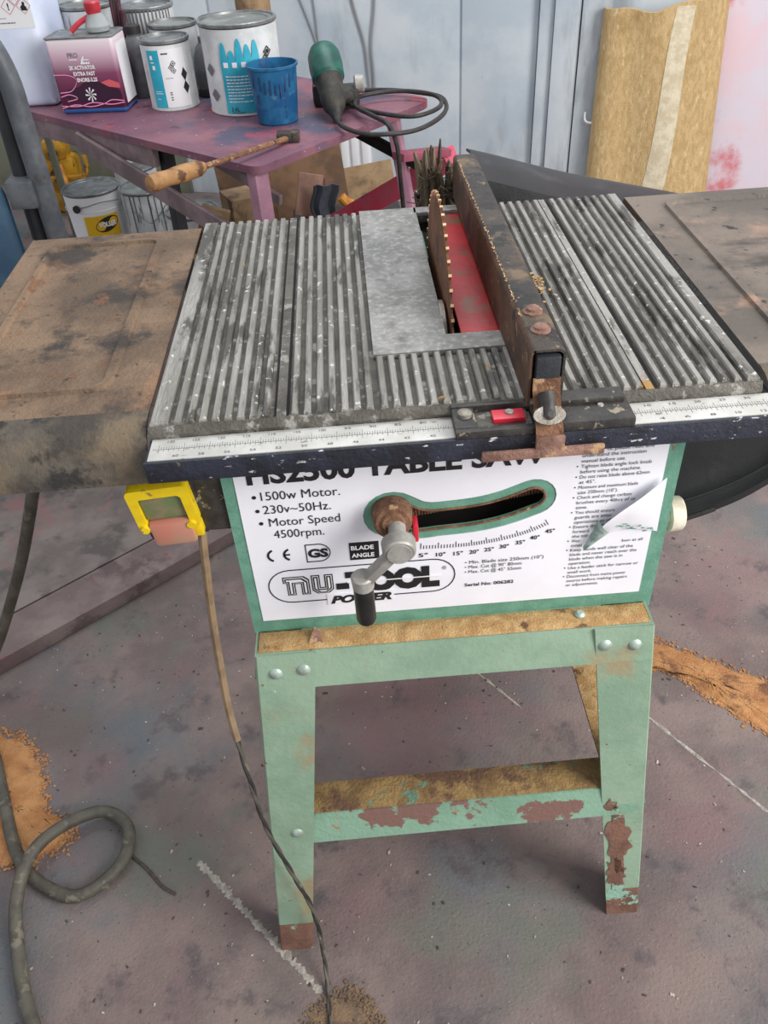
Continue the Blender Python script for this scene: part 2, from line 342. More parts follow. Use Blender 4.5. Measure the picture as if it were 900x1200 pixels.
tag(obj('twig', bm, m_chipd), 'thin dark wire offcut on the floor beside the coiled hose', 'wire')

WO = Vector((.35, 3.3, 0)); WU = Vector((.949, -.316, 0)).normalized(); WN = Vector((-.316, -.949, 0)).normalized()
WM = Matrix((WU, -WN, Vector((0, 0, 1)))).transposed().to_4x4(); WM.translation = WO     # wall frame: x along, -y out of the wall, z up
def wbox(bm, s0, s1, d0, d1, z0, z1, bev=0): box(bm, s0, s1, -d1, -d0, z0, z1, bev, WM)
def wp(s, d, z): return WM @ Vector((s, -d, z))
bm = bmn(); wbox(bm, -7.0, .90, -.08, 0, 0, 2.6); wall = struct(obj('wall_back', bm, m_wall, smooth=0))
bm = bmn(); wbox(bm, 1.42, 5.5, -.08, 0, 0, 2.6); struct(obj('wall_right', bm, m_wallpink, smooth=0))
bm = bmn(); wbox(bm, .90, 1.42, -.12, -.03, 0, 2.6); struct(obj('wall_recess', bm, m_wall, smooth=0))
for i, (s0, s1) in enumerate(((-6.95, -5.2), (-5.18, -3.38), (-3.36, -1.9), (-1.885, -.72), (-.705, .412), (.422, .735))):
    bm = bmn(); wbox(bm, s0, s1, 0, .012, .0, 2.58, .003); obj('wall_panel', bm, m_wall, wall)
bm = bmn(); wbox(bm, .742, .80, 0, .05, 0, 2.58, .006); struct(obj('trim_1', bm, m_wall))
bm = bmn(); wbox(bm, .803, .90, 0, .075, 0, 2.58, .008); struct(obj('trim_2', bm, m_wall))
bm = bmn(); wbox(bm, .905, 1.02, -.03, .012, 0, 2.58, .006); struct(obj('trim_3', bm, m_wall))
bm = bmn(); wbox(bm, -6.9, -.95, .012, .03, 0, .42, .004); struct(obj('trim_4', bm, m_wallgreen))
bm = bmn()
for k in range(5): wbox(bm, -.24 + k * .05, -.205 + k * .05, .012, .035, 0, .34, .008)
wbox(bm, -.25, .0, .012, .018, 0, .34); struct(obj('trim_5', bm, m_tinlabel))
for k, pts in enumerate((((-.30, .9), (-.26, .80), (-.215, .66), (-.20, .5), (-.19, .35)), ((-.22, .9), (-.21, .75), (-.205, .55), (-.18, .35)), ((-.06, .92), (-.035, .80), (.0, .67), (.01, .55), (.02, .4)), ((.06, .92), (.05, .80), (.03, .67), (.035, .55), (.03, .4)))):
    bm = bmn(); tube(bm, catmull([wp(s, .02, z) for s, z in pts], 6), .006 if k > 1 else .004, 6)
    tag(obj('wall_cable', bm, m_shirtgrey), ('thin grey cable on the back wall closest to the cardboard tube', 'thin grey cable on the back wall between the tube and two thicker cables', 'thicker curved grey cable on the back wall above the green grinder', 'thicker straight grey cable on the back wall beside the curved one')[k], 'cable', 'cables on the back wall')
bm = bmn(); tube(bm, catmull([wp(.955, .015, .41), wp(.96, .04, .385), wp(.985, .05, .378), wp(1.005, .045, .392)], 5), .005, 6)
tag(obj('wall_hook', bm, m_tinlabel), 'small white hook on the wall beside the jute roll', 'hook')

# ------------------------------------------------------------------ table saw
saw = thing('table_saw', 'green table saw with ribbed aluminium top on a splayed rusty stand', 'table saw', (.317, .2, 0))
H = 0.95
TB = H - 0.006
# --- table casting: base plate with the blade opening, skirts, ribs
bm = bmn()
W_, D_ = .640, .560
op = [(.326, .148), (.402, .148), (.402, .538), (.326, .538)]
prism(bm, [[(0, 0), (W_, 0), (W_, D_), (0, D_)], op], Matrix.Translation((0, 0, TB - .010)), .010)
box(bm, 0, W_, 0, .008, TB - .032, TB - .009); box(bm, 0, W_, D_ - .008, D_, TB - .032, TB - .009)
box(bm, 0, .008, 0, D_, TB - .032, TB - .009); box(bm, W_ - .008, W_, 0, D_, TB - .032, TB - .009)
cast = obj('table_casting', bm, m_alud, saw)
def rib_mesh(x0, x1, y0, y1, h, name):
    t = bmesh.new(); c = min(.002, (x1 - x0) * .22)
    rows = []
    for (ins, z) in ((0, 0), (.0006, h * .7), (c, h)):
        e = (ins if z else 0); ye = e * 2.2
        rows.append([t.verts.new(p) for p in ((x0 + e, y0 + ye, z), (x1 - e, y0 + ye, z), (x1 - e, y1 - ye, z), (x0 + e, y1 - ye, z))])
    for a, b in zip(rows, rows[1:]):
        for k in range(4): t.faces.new((a[k], a[(k + 1) % 4], b[(k + 1) % 4], b[k]))
    t.faces.new(rows[-1]); bmesh.ops.recalc_face_normals(t, faces=t.faces[:])
    me = bpy.data.meshes.new(name); t.to_mesh(me); t.free(); me.materials.append(m_alu); return me
def rib(me, x, y=0.0, name='rib'):
    o = bpy.data.objects.new(name, me); C.objects.link(o); o.parent = cast; o.location = (x, y, TB); return o
RW = .0084; PITCH = .0131
full = rib_mesh(0, RW, .006, D_ - .002, .006, 'rib')
rib(rib_mesh(0, .020, .004, D_, .006, 'border'), 0.0005, 0, 'border')
for k in range(8): rib(full, .0255 + k * PITCH)
# mitre slot between .130 and .146
bm = bmn(); box(bm, .1295, .1455, .002, D_ - .001, TB - .001, TB + .0014); obj('mitre_slot', bm, m_dark, cast)
bm = bmn(); box(bm, .1325, .1425, .002, D_ - .0005, TB + .001, TB + .0026); obj('slot_bar', bm, m_alud, cast)
for k in range(7):
    x = .1475 + k * PITCH
    rib(full, x)
# smooth plate left of the blade and the flat land in front of the opening
lx0 = .1475 + 7 * PITCH
bm = bmn(); prism(bm, [[(lx0, .1478), (.326, .1478), (.326, D_ - .001), (lx0, D_ - .001)]], Matrix.Translation((0, 0, TB)), .006); obj('plain_plate', bm, m_plate, cast)
bm = bmn(); box(bm, lx0, .404, .112, .1478, TB, TB + .006); obj('plain_land', bm, m_plate, cast)
bm = bmn(); box(bm, .322, .405, .537, D_ - .001, TB, TB + .006, .001); obj('plain_land', bm, m_plate, cast)
short = rib_mesh(0, RW, .006, .113, .006, 'short_rib')
for k in range(12): rib(short, lx0 + .002 + k * PITCH)
rib(full, .404); rib(full, .4165)
for k in range(8):
    x = .4165 + (k) * PITCH
    if k and x < .515: rib(full, x)
bm = bmn(); box(bm, .5195, .5325, .002, D_ - .001, TB - .001, TB + .0012); obj('mitre_slot', bm, m_dark, cast)
bm = bmn(); box(bm, .5180, .5270, .003, D_ - .0005, TB + .0008, TB + .0036, .0008); obj('slot_bar', bm, m_alu, cast)
for k in range(7): rib(full, .5335 + k * PITCH)
rib(rib_mesh(0, .015, .004, D_, .006, 'border'), .6245, 0, 'border')
bm = bmn()
rows = []
for i in range(61):
    x = W_ * i / 60; rows.append([(x, .008 + random.uniform(-.003, .004), TB + .0005), (x, .002, TB + .0035 + random.uniform(-.001, .001)), (x, -.003 + random.uniform(-.002, .001), TB - .004), (x, -.001, TB - .014)])
sheet(bm, rows, 0); obj('front_lip', bm, m_alud, cast, 50)
# --- blade
bx = .336; by, bz, br = .305, .900, .152
bm = bmn(); pr = []
nt_ = 56
for k in range(nt_):
    a = 2 * PI * k / nt_
    for da, rr in ((0, br - .006), (.03, br - .003), (.045, br + .001), (.07, br + .001), (.08, br - .004)):
        pr.append((by + rr * math.cos(a + da), bz + rr * math.sin(a + da)))
YZ = Matrix(((0, 0, 1, bx - .0014), (1, 0, 0, 0), (0, 1, 0, 0), (0, 0, 0, 1)))
prism(bm, [pr, [(by + .012 * math.cos(2 * PI * k / 20), bz + .012 * math.sin(2 * PI * k / 20)) for k in range(20)]], YZ, .0028)
blade = obj('saw_blade', bm, m_blade, saw, 30, 'rusty brown circular blade with pale tooth tips')
bm = bmn()
for k in range(nt_):
    a = 2 * PI * k / nt_ + .058; p = Vector((bx, by + (br + .0005) * math.cos(a), bz + (br + .0005) * math.sin(a)))
    box(bm, -.0019, .0019, -.0012, .0012, -.0018, .0018, 0, Matrix.Translation(p) @ Matrix.Rotation(a, 4, 'X'))
stuff(obj('tooth_tips', bm, m_tip, blade, 0))
# --- red insert to the right of the blade, guard below
bm = bmn(); box(bm, .345, .4015, .149, .536, TB - .004, TB + .001, .001); obj('red_insert', bm, m_red, saw, label='red painted blade insert plate')
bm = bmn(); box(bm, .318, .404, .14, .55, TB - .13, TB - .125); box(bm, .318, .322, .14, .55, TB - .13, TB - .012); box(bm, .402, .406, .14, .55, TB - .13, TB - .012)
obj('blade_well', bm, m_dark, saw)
bm = bmn(); cyl(bm, (.325, .215, .90), (.331, .215, .90), .055, seg=24); obj('blade_flange', bm, m_steel, saw)
bm = bmn(); box(bm, .327, .331, .40, .50, .90, .935); obj('guard_plate', bm, m_green, saw)
# --- rail and scale in front of the table
bm = bmn(); box(bm, 0, .80, -.0435, -.003, .929, .934, .001); box(bm, 0, .80, -.0465, -.0425, .911, .936, .001)
rail = obj('front_rail', bm, m_navy, saw)
bm = bmn(); box(bm, .003, .795, -.0405, -.0030, .9335, .9355, .0008); strip = obj('scale_strip', bm, m_scale, rail)
bm = bmn()
for k in range(300):
    x = .012 + k * .0026
    if .31 < x < .50 or x > .79: continue
    ln = .008 if k % 10 == 0 else (.0055 if k % 5 == 0 else .004)
    box(bm, x, x + .0004, -.022, -.022 + ln, .9355, .93565)
    if k % 2 == 0: box(bm, x, x + .0004, -.023 - ln * .7, -.023, .9355, .93565)
box(bm, .006, .79, -.0228, -.0222, .9355, .93565); stuff(obj('scale_ticks', bm, m_tick, strip, 0))
for k in range(30):
    x = .02 + k * .026
    if .29 < x < .50 or x > .77: continue
    text(str(130 - 5 * k if k < 12 else 5 * (k - 17)), x, x + .007, -.0115, .004, m_tick, strip, lambda a, b: (a, b, .9358)); text(str(60 - 2 * k if k < 12 else 2 * (k - 17)), x + .008, x + .014, -.0365, .004, m_tick, strip, lambda a, b: (a, b, .9358))
# --- extension wings
def wing(x0, x1, mtop, outer_left, label):
    fy0 = .018; sgn = -1 if outer_left else 1
    bm = bmn()
    prof = [(.552, .905), (.552, .940), (.547, .946), (.50, .9465), (.25, .9465), (fy0 + .02, .9465), (fy0, .944), (.004, .938), (-.006, .928), (-.012, .916), (-.020, .908), (-.022, .895)]
    rows = []
    nx = 14
    for i in range(nx + 1):
        x = x0 + (x1 - x0) * i / nx
        rows.append([(x, y, z) for y, z in prof])
    sheet(bm, rows, .002)
    wv = obj('extension_wing', bm, mtop, saw, 40, label)
    bm = bmn()
    sk = [(fy0 + .018, .9474), (fy0 + .001, .9455), (.003, .9392), (-.0072, .929), (-.0132, .9165), (-.0212, .9085), (-.0234, .8945), (-.0216, .8945)]
    rows = [[(x0 + (x1 - x0) * i / nx, y, z) for y, z in sk] for i in range(nx + 1)]
    sheet(bm, rows, .0008); obj('front_skirt', bm, m_wingd, wv, 60)
    xo = x0 if outer_left else x1
    bm = bmn(); box(bm, xo - .001, xo + .001, -.018, .55, .905, .946); obj('side_skirt', bm, m_wingd, wv)
    # pressed rib: rounded rectangle
    a0, a1, b0, b1 = (x0 + .036, x1 - .050, .082, .515) if outer_left else (x0 + .046, x1 - .03, .06, .515)
    r = .022; loop = []
    for cx, cy, s in ((a1 - r, b1 - r, 0), (a0 + r, b1 - r, 1), (a0 + r, b0 + r, 2), (a1 - r, b0 + r, 3)):
        for k in range(6): an = PI / 2 * (s + k / 5); loop.append((cx + r * math.cos(an), cy + r * math.sin(an), .9465))
    bm = bmn(); P = loop; n = len(P)
    t = bmesh.new(); rows = []
    cc = Vector(((a0 + a1) / 2, (b0 + b1) / 2, 0))
    for o_, z in ((0, .9464), (.002, .9508), (.010, .9508), (.012, .9464)):
        ring = []
        for i in range(n):
            p = Vector(P[i]); pa = Vector(P[i - 1]); pb = Vector(P[(i + 1) % n]); d = (pb - pa).normalized(); nn = Vector((-d.y, d.x, 0))
            q = p + nn * o_; ring.append(t.verts.new((q.x, q.y, z)))
        rows.append(ring)
    for a, b in zip(rows, rows[1:]):
        for k in range(n): t.faces.new((a[k], a[(k + 1) % n], b[(k + 1) % n], b[k]))
    merge(bm, t); obj('pressed_rib', bm, mtop, wv, 50)
    return wv
wing(-.262, -.004, m_wing, True, 'brown rusted sheet steel wing')
wing(.650, .91, m_wingr, False, 'grey brown worn sheet steel wing')
bm = bmn(); box(bm, .6405, .6500, .0, .55, .915, .934); obj('wing_joint', bm, m_dark, saw)
# --- body
BX0, BX1, BY1, BZ0, BZ1 = .062, .572, .42, .618, .912
slot_c = [(.247, .806), (.276, .795), (.31, .7945), (.345, .797), (.375, .8035), (.408, .816)]
def banana(r0, r1, grow=0):
    pts = [Vector((x, z, 0)) for x, z in slot_c]; cur = catmull(pts, 6); n = len(cur); up, lo = [], []
    def rad(i): 
        t = i / (n - 1); return r0 + (r1 - r0) * min(1, t * 3.2) + grow
    for i, p in enumerate(cur):
        d = (cur[min(i + 1, n - 1)] - cur[max(i - 1, 0)]).normalized(); nn = Vector((-d.y, d.x, 0))
        up.append(p + nn * rad(i)); lo.append(p - nn * rad(i))
    out = []
    d = (cur[-1] - cur[-2]).normalized(); a0 = math.atan2(d.y, d.x)
    for k in range(1, 10): an = a0 - PI / 2 + PI * k / 10; out.append(cur[-1] + Vector((math.cos(an), math.sin(an), 0)) * rad(n - 1))
    d = (cur[0] - cur[1]).normalized(); a0 = math.atan2(d.y, d.x); end = []
    for k in range(1, 10): an = a0 - PI / 2 + PI * k / 10; end.append(cur[0] + Vector((math.cos(an), math.sin(an), 0)) * rad(0))
    return [(v.x, v.y) for v in lo + out + up[::-1] + end]
inner = banana(.020, .0125); outer = banana(.034, .0265)
bm = bmn()
prism(bm, [[(BX0, BZ0), (BX1, BZ0), (BX1, BZ1), (BX0, BZ1)], inner], front_mx(.003), .003)
box(bm, BX0, BX0 + .003, .003, BY1, BZ0, BZ1); box(bm, BX1 - .003, BX1, .003, BY1, BZ0, BZ1); box(bm, BX0, BX1, BY1 - .003, BY1, BZ0, BZ1)
body = obj('body', bm, m_green, saw, 30)
bm = bmn(); box(bm, .2, .46, .045, .05, .74, .87); obj('slot_backing', bm, m_dark, body)  # dark sheet standing in for the dark interior behind the slot
bm = bmn(); pts = []
for k in range(360): a = k * .9; pts.append((.27 + k * .0005, .026 + .006 * math.cos(a), .787 + k * .00007 + .006 * math.sin(a)))
tube(bm, pts, .0016, 5); cyl(bm, (.24, .026, .785), (.46, .026, .812), .004); obj('threaded_rod', bm, m_rust, body)
bm = bmn(); ring_tube(bm, [(x, -.0005, z) for x, z in banana(.0200, .0125, .0012)], .0016, 6); obj('slot_edge', bm, m_rust, body)
# --- sticker
sx0, sx1, sz0, sz1 = .076, .554, .647, .905
bm = bmn(); prism(bm, [[(sx0, sz0), (sx1, sz0), (sx1, sz1), (sx0, sz1)], outer], front_mx(0), .0010)
stk = obj('label_sticker', bm, m_white, saw, 0, 'white printed sticker on the body front, peeling at one side')
PT = on_plane(-.0016)
def T(s, x0, x1, zb, h, m=None, bold=0.0, shear=0.0): text(s, x0, x1, zb, h, m or m_ink, stk, PT, bold, shear)
T('HS2500 TABLE SAW', .090, .420, .866, .026, bold=.035)
for s, x, x1, z in (('1500w Motor.', .102, .190, .842), ('230v~50Hz.', .102, .178, .8225), ('Motor Speed', .106, .187, .8035), ('4500rpm.', .109, .167, .785)): T(s, x, x1, z, .0125)
bm = bmn()
for x, z in ((.0945, .847), (.0955, .827), (.097, .8085)): lathe(bm, [(.0025, 0), (.0025, .0005)], front_mx(-.001) @ Matrix.Translation((x, z, 0)), 10)
obj('bullet', bm, m_ink, stk, 0)
# CE mark
bm = bmn()
def arc_band(bm, cx, cz, r0, r1, a0, a1, n=16):
    lp = [(cx + r1 * math.cos(a0 + (a1 - a0) * k / n), cz + r1 * math.sin(a0 + (a1 - a0) * k / n)) for k in range(n + 1)] + [(cx + r0 * math.cos(a1 + (a0 - a1) * k / n), cz + r0 * math.sin(a1 + (a0 - a1) * k / n)) for k in range(n + 1)]
    prism(bm, [lp], front_mx(-.001), .0006)
def prect(bm, x0, x1, z0, z1, y=-.001): prism(bm, [[(x0, z0), (x1, z0), (x1, z1), (x0, z1)]], front_mx(y), .0006)
arc_band(bm, .1065, .7575, .0075, .0102, PI * .62, PI * 1.38); arc_band(bm, .1255, .7575, .0075, .0102, PI * .62, PI * 1.38); prect(bm, .116, .1235, .7564, .7586)
obj('ce_mark', bm, m_ink, stk, 0)
# GS badge
bm = bmn()
arc_band(bm, .157, .757, .0132, .0143, -PI * .55, PI * .55, 22); prect(bm, .142, .1432, .7435, .7712); prect(bm, .142, .157, .7700, .7712); prect(bm, .142, .157, .7428, .7440)
obj('gs_badge', bm, m_ink, stk, 0)
T('GS', .1445, .1685, .7505, .0130, bold=.05)
bm = bmn(); prect(bm, .1935, .2285, .741, .7685); obj('blade_angle_box', bm, m_ink, stk, 0)
text('BLADE', .1955, .2225, .7575, .0065, m_whiteink, stk, on_plane(-.0022), .03); text('ANGLE', .1955, .2225, .7455, .0065, m_whiteink, stk, on_plane(-.0022), .03)
# logo
def capsule(x0, x1, z0, z1, n=12):
    r = (z1 - z0) / 2; cz = (z0 + z1) / 2; out = []
    for k in range(n + 1): a = -PI / 2 + PI * k / n; out.append((x1 - r + r * math.cos(a), cz + r * math.sin(a)))
    for k in range(n + 1): a = PI / 2 + PI * k / n; out.append((x0 + r + r * math.cos(a), cz + r * math.sin(a)))
    return out
bm = bmn(); prism(bm, [capsule(.0905, .3195, .6765, .7325), capsule(.0918, .3182, .6778, .7312)], front_mx(-.001), .0006); obj('logo_outline', bm, m_ink, stk, 0)
def block_n(x0, x1, z0, z1, w_, o):
    x0 += o; x1 -= o; z0 += o; z1 -= o; a = w_ - 2 * o
    return [(x0, z0), (x0 + a, z0), (x0 + a, z1 - a - .002), (x1 - a, z1 - a - .002), (x1 - a, z0), (x1, z0), (x1, z1 - .006), (x1 - .006, z1), (x0 - .004, z1), (x0 - .004, z1 - a), (x0, z1 - a)]
def block_u(x0, x1, z0, z1, w_, o):
    x0 += o; x1 -= o; z0 += o; z1 -= o; a = w_ - 2 * o
    return [(x0, z1), (x0, z0 + .006), (x0 + .006, z0), (x1 - .006, z0), (x1, z0 + .006), (x1, z1), (x1 - a, z1), (x1 - a, z0 + a), (x0 + a, z0 + a), (x0 + a, z1)]
for fn, xa, xb in ((block_n, .113, .141), (block_u, .1435, .170)):
    for o, m_, y_ in ((0, m_ink, -.0010), (.0015, m_whiteink, -.0014), (.0024, m_ink, -.0018), (.0041, m_whiteink, -.0022)):
        bm = bmn(); prism(bm, [fn(xa, xb, .689, .7205, .0105, o)], front_mx(y_), .0003); obj('logo_letter', bm, m_, stk, 0)
text('-TOOL', .173, .300, .689, .0315, m_ink, stk, on_plane(-.0018), .075)
bm = bmn(); prect(bm, .187, .302, .7040, .7052, -.0019); obj('logo_line', bm, m_whiteink, stk, 0)
bm = bmn(); prect(bm, .160, .243, .6685, .6865, -.0012); obj('logo_gap', bm, m_white, stk, 0)
text('POWER', .164, .240, .6705, .0125, m_ink, stk, on_plane(-.0022), .055, .3)
T('®', .303, .3085, .7135, .006)
# angle scale
labs = [(5, .280, .7375), (10, .301, .7365), (15, .322, .736), (20, .341, .7365), (25, .359, .7385), (30, .377, .7415), (35, .396, .746), (40, .413, .752), (45, .4305, .7605)]
for d, x, z in labs: T('%d°' % d, x - .005, x + .0065, z - .0005, .0062, bold=.02)
bm = bmn(); tp = catmull([Vector((x - .002, z + .0125, 0)) for _, x, z in labs], 6); k = 0
for k, p in enumerate(tp):
    ln = .0055 if k % 6 else .009
    d = (tp[min(k + 1, len(tp) - 1)] - tp[max(k - 1, 0)]).normalized(); nn = Vector((-d.y, d.x, 0))
    q = p + nn * ln
    prism(bm, [[(p.x - .0004, p.y), (p.x + .0004, p.y), (q.x + .0004, q.y), (q.x - .0004, q.y)]], front_mx(-.001), .0005)
obj('angle_ticks', bm, m_ink, stk, 0)
for s, z in (('• Min. Blade size 250mm (10")', .7195), ('• Max. Cut @ 90° 80mm', .7115), ('• Max. Cut @ 45° 55mm', .7035)): T(s, .331, .331 + .0033 * len(s), z, .0055)
T('Serial No: 006282', .331, .392, .681, .0055, bold=.02)
RT = [(1, 'ts, please read and', .0265), (0, 'understand the instruction', 0), (0, 'manual before use.', 0), (1, 'Tighten blade angle lock knob', 0), (0, 'before using the machine.', 0), (1, 'Do not raise blade above 62mm', 0), (0, 'at 45°.', 0),
      (1, 'Minimum and maximum blade', 0), (0, 'size 250mm (10").', 0), (1, 'Check and change carbon', 0), (0, 'brushes every 40hrs of us', 0), (0, 'time.', 0), (1, 'You should ensure', 0), (0, 'guards are attac', 0), (0, 'operations as of', 0),
      (1, 'Ensure the bla', 0), (0, 'forward', 0), (0, 'the tab', 0), (1, 'Wear', 0), (0, 'times', 0), (1, 'Keep hands well clear of the', 0), (0, 'blade and never reach over the', 0), (0, 'blade when the saw is in', 0), (0, 'operation.', 0),
      (1, 'Use a feeder stick for narrow or', 0), (0, 'small work.', 0), (1, 'Disconnect from mains power', 0), (0, 'source before making repairs', 0), (0, 'or adjustments.', 0)]
bm = bmn()
for i, (bul, s, off) in enumerate(RT):
    z = .8755 - i * .00745; x = .4585 + off
    T(s, x, x + .00272 * len(s), z, .0050)
    if bul and i: lathe(bm, [(.0009, 0), (.0009, .0005)], front_mx(-.001) @ Matrix.Translation((.4545, z + .0025, 0)), 8)
obj('bullet', bm, m_ink, stk, 0)
T('bun at all', .520, .545, .7365, .0045)
rg = random.Random(31)
print_bars([(q, q + rg.uniform(.003, .007), v, v + rg.uniform(.001, .0022)) for q, v in ((.511 + .0028 * k + rg.uniform(-.002, .002), .769 - .0011 * k + rg.uniform(-.004, .004)) for k in range(14))], m_green, stk, lambda x, z: (x, -.0066, z), 'torn_green')
# peeled flap curling off
up_ = catmull([(.556, .838, 0), (.530, .818, 0), (.508, .801, 0), (.494, .784, 0), (.487, .766, 0)], 5); lo_ = catmull([(.560, .750, 0), (.540, .755, 0), (.520, .757, 0), (.503, .754, 0), (.489, .757, 0)], 5)
bm = bmn(); rows = []
for i, (a, b) in enumerate(zip(up_, lo_)):
    t = i / (len(up_) - 1); row = []
    lift = .016 * math.sin(PI * min(1, .12 + t * .75))
    for j in range(9):
        v = j / 8; q = a.lerp(b, v); row.append((q.x, -.0022 - lift * (1 - v) ** 1.3 * (1 if j else .88), q.y + (-.003 if j == 0 else 0)))
    rows.append(row)
sheet(bm, rows, .0005); obj('peeled_flap', bm, m_white, stk, 60)
bm = bmn(); rows = []
for i in range(6):
    t = i / 5; c = Vector((.490, 0, .768)).lerp(Vector((.473, 0, .734)), t); wv = .013 * (1 - t) + .0012
    rows.append([(c.x - wv * math.cos(a) * .5 + .3 * wv, -.004 - .010 * math.sin(a) * (1 - .6 * t), c.z + wv * .5 * math.cos(a)) for a in (0, .5, 1.0, 1.6, 2.2, 2.8)])
sheet(bm, rows, .0006); obj('flap_tip', bm, mat('flap_back', (176, 190, 184), (120, 150, 138), 90, .6), stk, 60)
# --- crank and lock knob
bm = bmn(); cyl(bm, (.246, .03, .806), (.246, -.026, .815), .026, .022, 24, .003); cyl(bm, (.246, -.024, .8147), (.246, -.029, .8155), .016, .012, 20); obj('lock_knob', bm, m_rust, saw)
bm = bmn(); box(bm, .268, .2745, -.024, -.004, .782, .806, .002); obj('angle_pointer', bm, m_redpl, saw)
crk = None
bm = bmn(); cyl(bm, (.250, -.020, .812), (.250, -.046, .806), .010, .010, 16); cyl(bm, (.250, -.044, .804), (.250, -.062, .802), .0195, .0185, 24, .002); cyl(bm, (.250, -.061, .802), (.250, -.0640, .802), .0145, .0135, 20)
a = Vector((.249, -.052, .800)); b = Vector((.209, -.052, .754))
bar(bm, a, b, .018, .011, .003, PI / 4 * 0); cyl(bm, (.207, -.052, .764), (.2075, -.052, .744), .0135, .0125, 16, .002)
crk = obj('crank_handle', bm, m_zinc, saw)
bm = bmn(); lathe(bm, [(.0105, 0), (.0118, .004), (.0118, .045), (.0112, .062)], frame((.2075, -.052, .690), (.207, -.052, .752))[0], 20, False)
tip = [(0, 0)]
obj('grip', bm, m_grip, crk)
bm = bmn(); cyl(bm, (.2078, -.052, .686), (.2075, -.052, .70), .006, .009, 10); obj('broken_core', bm, m_rust, crk)
# --- side cap on the right wall
bm = bmn(); cyl(bm, (.572, .034, .744), (.584, .034, .744), .017, seg=20); cyl(bm, (.583, .034, .744), (.602, .034, .744), .0225, .0215, 24, .002); obj('brush_cap', bm, m_cap, saw, label='ivory plastic motor brush cap')
# --- switch
bm = bmn(); box(bm, .026, .063, .004, .03, .80, .906, .002); obj('switch_bracket', bm, m_blackpl, saw)
SW = Matrix.Translation((-.004, .006, .838)) @ Matrix.Rotation(math.radians(-4), 4, 'Y') @ Matrix.Rotation(math.radians(6), 4, 'X')
bm = bmn(); box(bm, -.033, .037, -.004, .035, -.047, .044, .006, SW); sw = obj('switch_box', bm, m_blackpl, saw)
def rrect(x0, x1, z0, z1, r, n=4):
    out = []
    for cx, cz, s in ((x1 - r, z1 - r, 0), (x0 + r, z1 - r, 1), (x0 + r, z0 + r, 2), (x1 - r, z0 + r, 3)):
        for k in range(n + 1): an = PI / 2 * (s + k / n); out.append((cx + r * math.cos(an), cz + r * math.sin(an)))
    return out
bm = bmn(); prism(bm, [rrect(-.034, .034, -.020, .044, .006), rrect(-.024, .024, -.018, .031, .005)], SW @ front_mx(-.003), .014)
for x in (-.027, .025): cyl(bm, SW @ Vector((x, -.006, -.013)), SW @ Vector((x, -.021, -.013)), .0055, .005, 12)
box(bm, .024, .034, -.017, -.003, -.036, -.018, .002, SW)
obj('switch_frame', bm, m_yellow, sw)
bm = bmn(); box(bm, -.024, .024, -.013, -.003, -.006, .031, .004, SW); obj('green_button', bm, m_btng, sw)
bm = bmn(); box(bm, -.023, .025, -.020, -.004, -.043, -.007, .005, SW); obj('red_button', bm, m_btnr, sw)
# --- stand
LZ = .626
legs = [((.064, -.042), (.018, -.136), 1, 1), ((.566, -.042), (.613, -.122), -1, 1), ((.064, .455), (.018, .545), 1, -1), ((.566, .455), (.613, .545), -1, -1)]
def leg_pt(lg, z, inx, iny):
    (tx, ty), (bx_, by_), sx, sy = lg; t = 1 - z / LZ; wd = .076 + (.052 - .076) * t
    return Vector((tx + (bx_ - tx) * t + sx * wd * inx, ty + (by_ - ty) * t + sy * wd * iny, z))
for lg in legs:
    bm = bmn()
    def strip_(z0, z1, bm, th=.003):
        zs = [z0 + (z1 - z0) * k / 6 for k in range(7)]
        rows = [[leg_pt(lg, z, 1, 0), leg_pt(lg, z, .5, 0), leg_pt(lg, z, .03, 0), leg_pt(lg, z, 0, .03), leg_pt(lg, z, 0, .5), leg_pt(lg, z, 0, 1)] for z in zs]
        sheet(bm, rows, th)
    strip_(.070, LZ, bm); lo = obj('leg', bm, m_leg, saw, 30)
    bm = bmn(); strip_(0, .0702, bm, .0032); obj('rusted_foot', bm, m_rustleg, lo, 30)
    sx, sy = lg[2], lg[3]
    bolts = [(.597, .33), (.60, .80), (.29, .62)] if (sx, sy) == (1, 1) else [(.597, .33), (.60, .84)]
    for z, fx in bolts:
        p = leg_pt(lg, z, fx, 0); d = Vector((0, -sy, .18)).normalized()
        m_, l_ = frame(p - d * .001, p + d * .004)
        bm = bmn(); lathe(bm, [(.0088, 0), (.0088, .0015), (.0068, .0035), (.0028, .0050)], m_, 14); obj('bolt', bm, m_bolt, lo)
    if (sx, sy) == (-1, 1):
        rr = random.Random(21)
        for zc, fc, hz, wf in ((.20, .62, .085, .40), (.115, .70, .05, .32), (.28, .80, .02, .16)):
            bm = bmn(); t = bmesh.new(); vv = []
            for k in range(26):
                a_ = 2 * PI * k / 26; q = rr.uniform(.55, 1.1); f_ = min(.985, max(.02, fc + wf * q * math.cos(a_))); z_ = max(.066, zc + hz * q * math.sin(a_))
                vv.append(t.verts.new(leg_pt(lg, z_, f_, 0) + Vector((0, -.0012, 0))))
            t.faces.new(vv); bmesh.ops.triangulate(t, faces=t.faces[:]); merge(bm, t); obj('rust_patch', bm, m_rustleg, lo, 0)
def angle_iron(bm, p0, p1, h, flange, inward, th=.003):
    """vertical face of height h under p0-p1, horizontal flange towards `inward`"""
    p0 = Vector(p0); p1 = Vector(p1); i = Vector(inward); dz = Vector((0, 0, -h)); lean = -i * .012
    n = 8; rows = [[p + dz + lean * (h / .055), p + dz * .5 + lean * .5, p, p + i * flange * .5, p + i * flange] for p in (p0.lerp(p1, k / n) for k in range(n + 1))]
    sheet(bm, rows, th)
def arail(name, p0, p1, h, fl, inw, m):
    bm = bmn(); angle_iron(bm, p0, p1, h, fl, inw); return obj(name, bm, m, saw, 30)
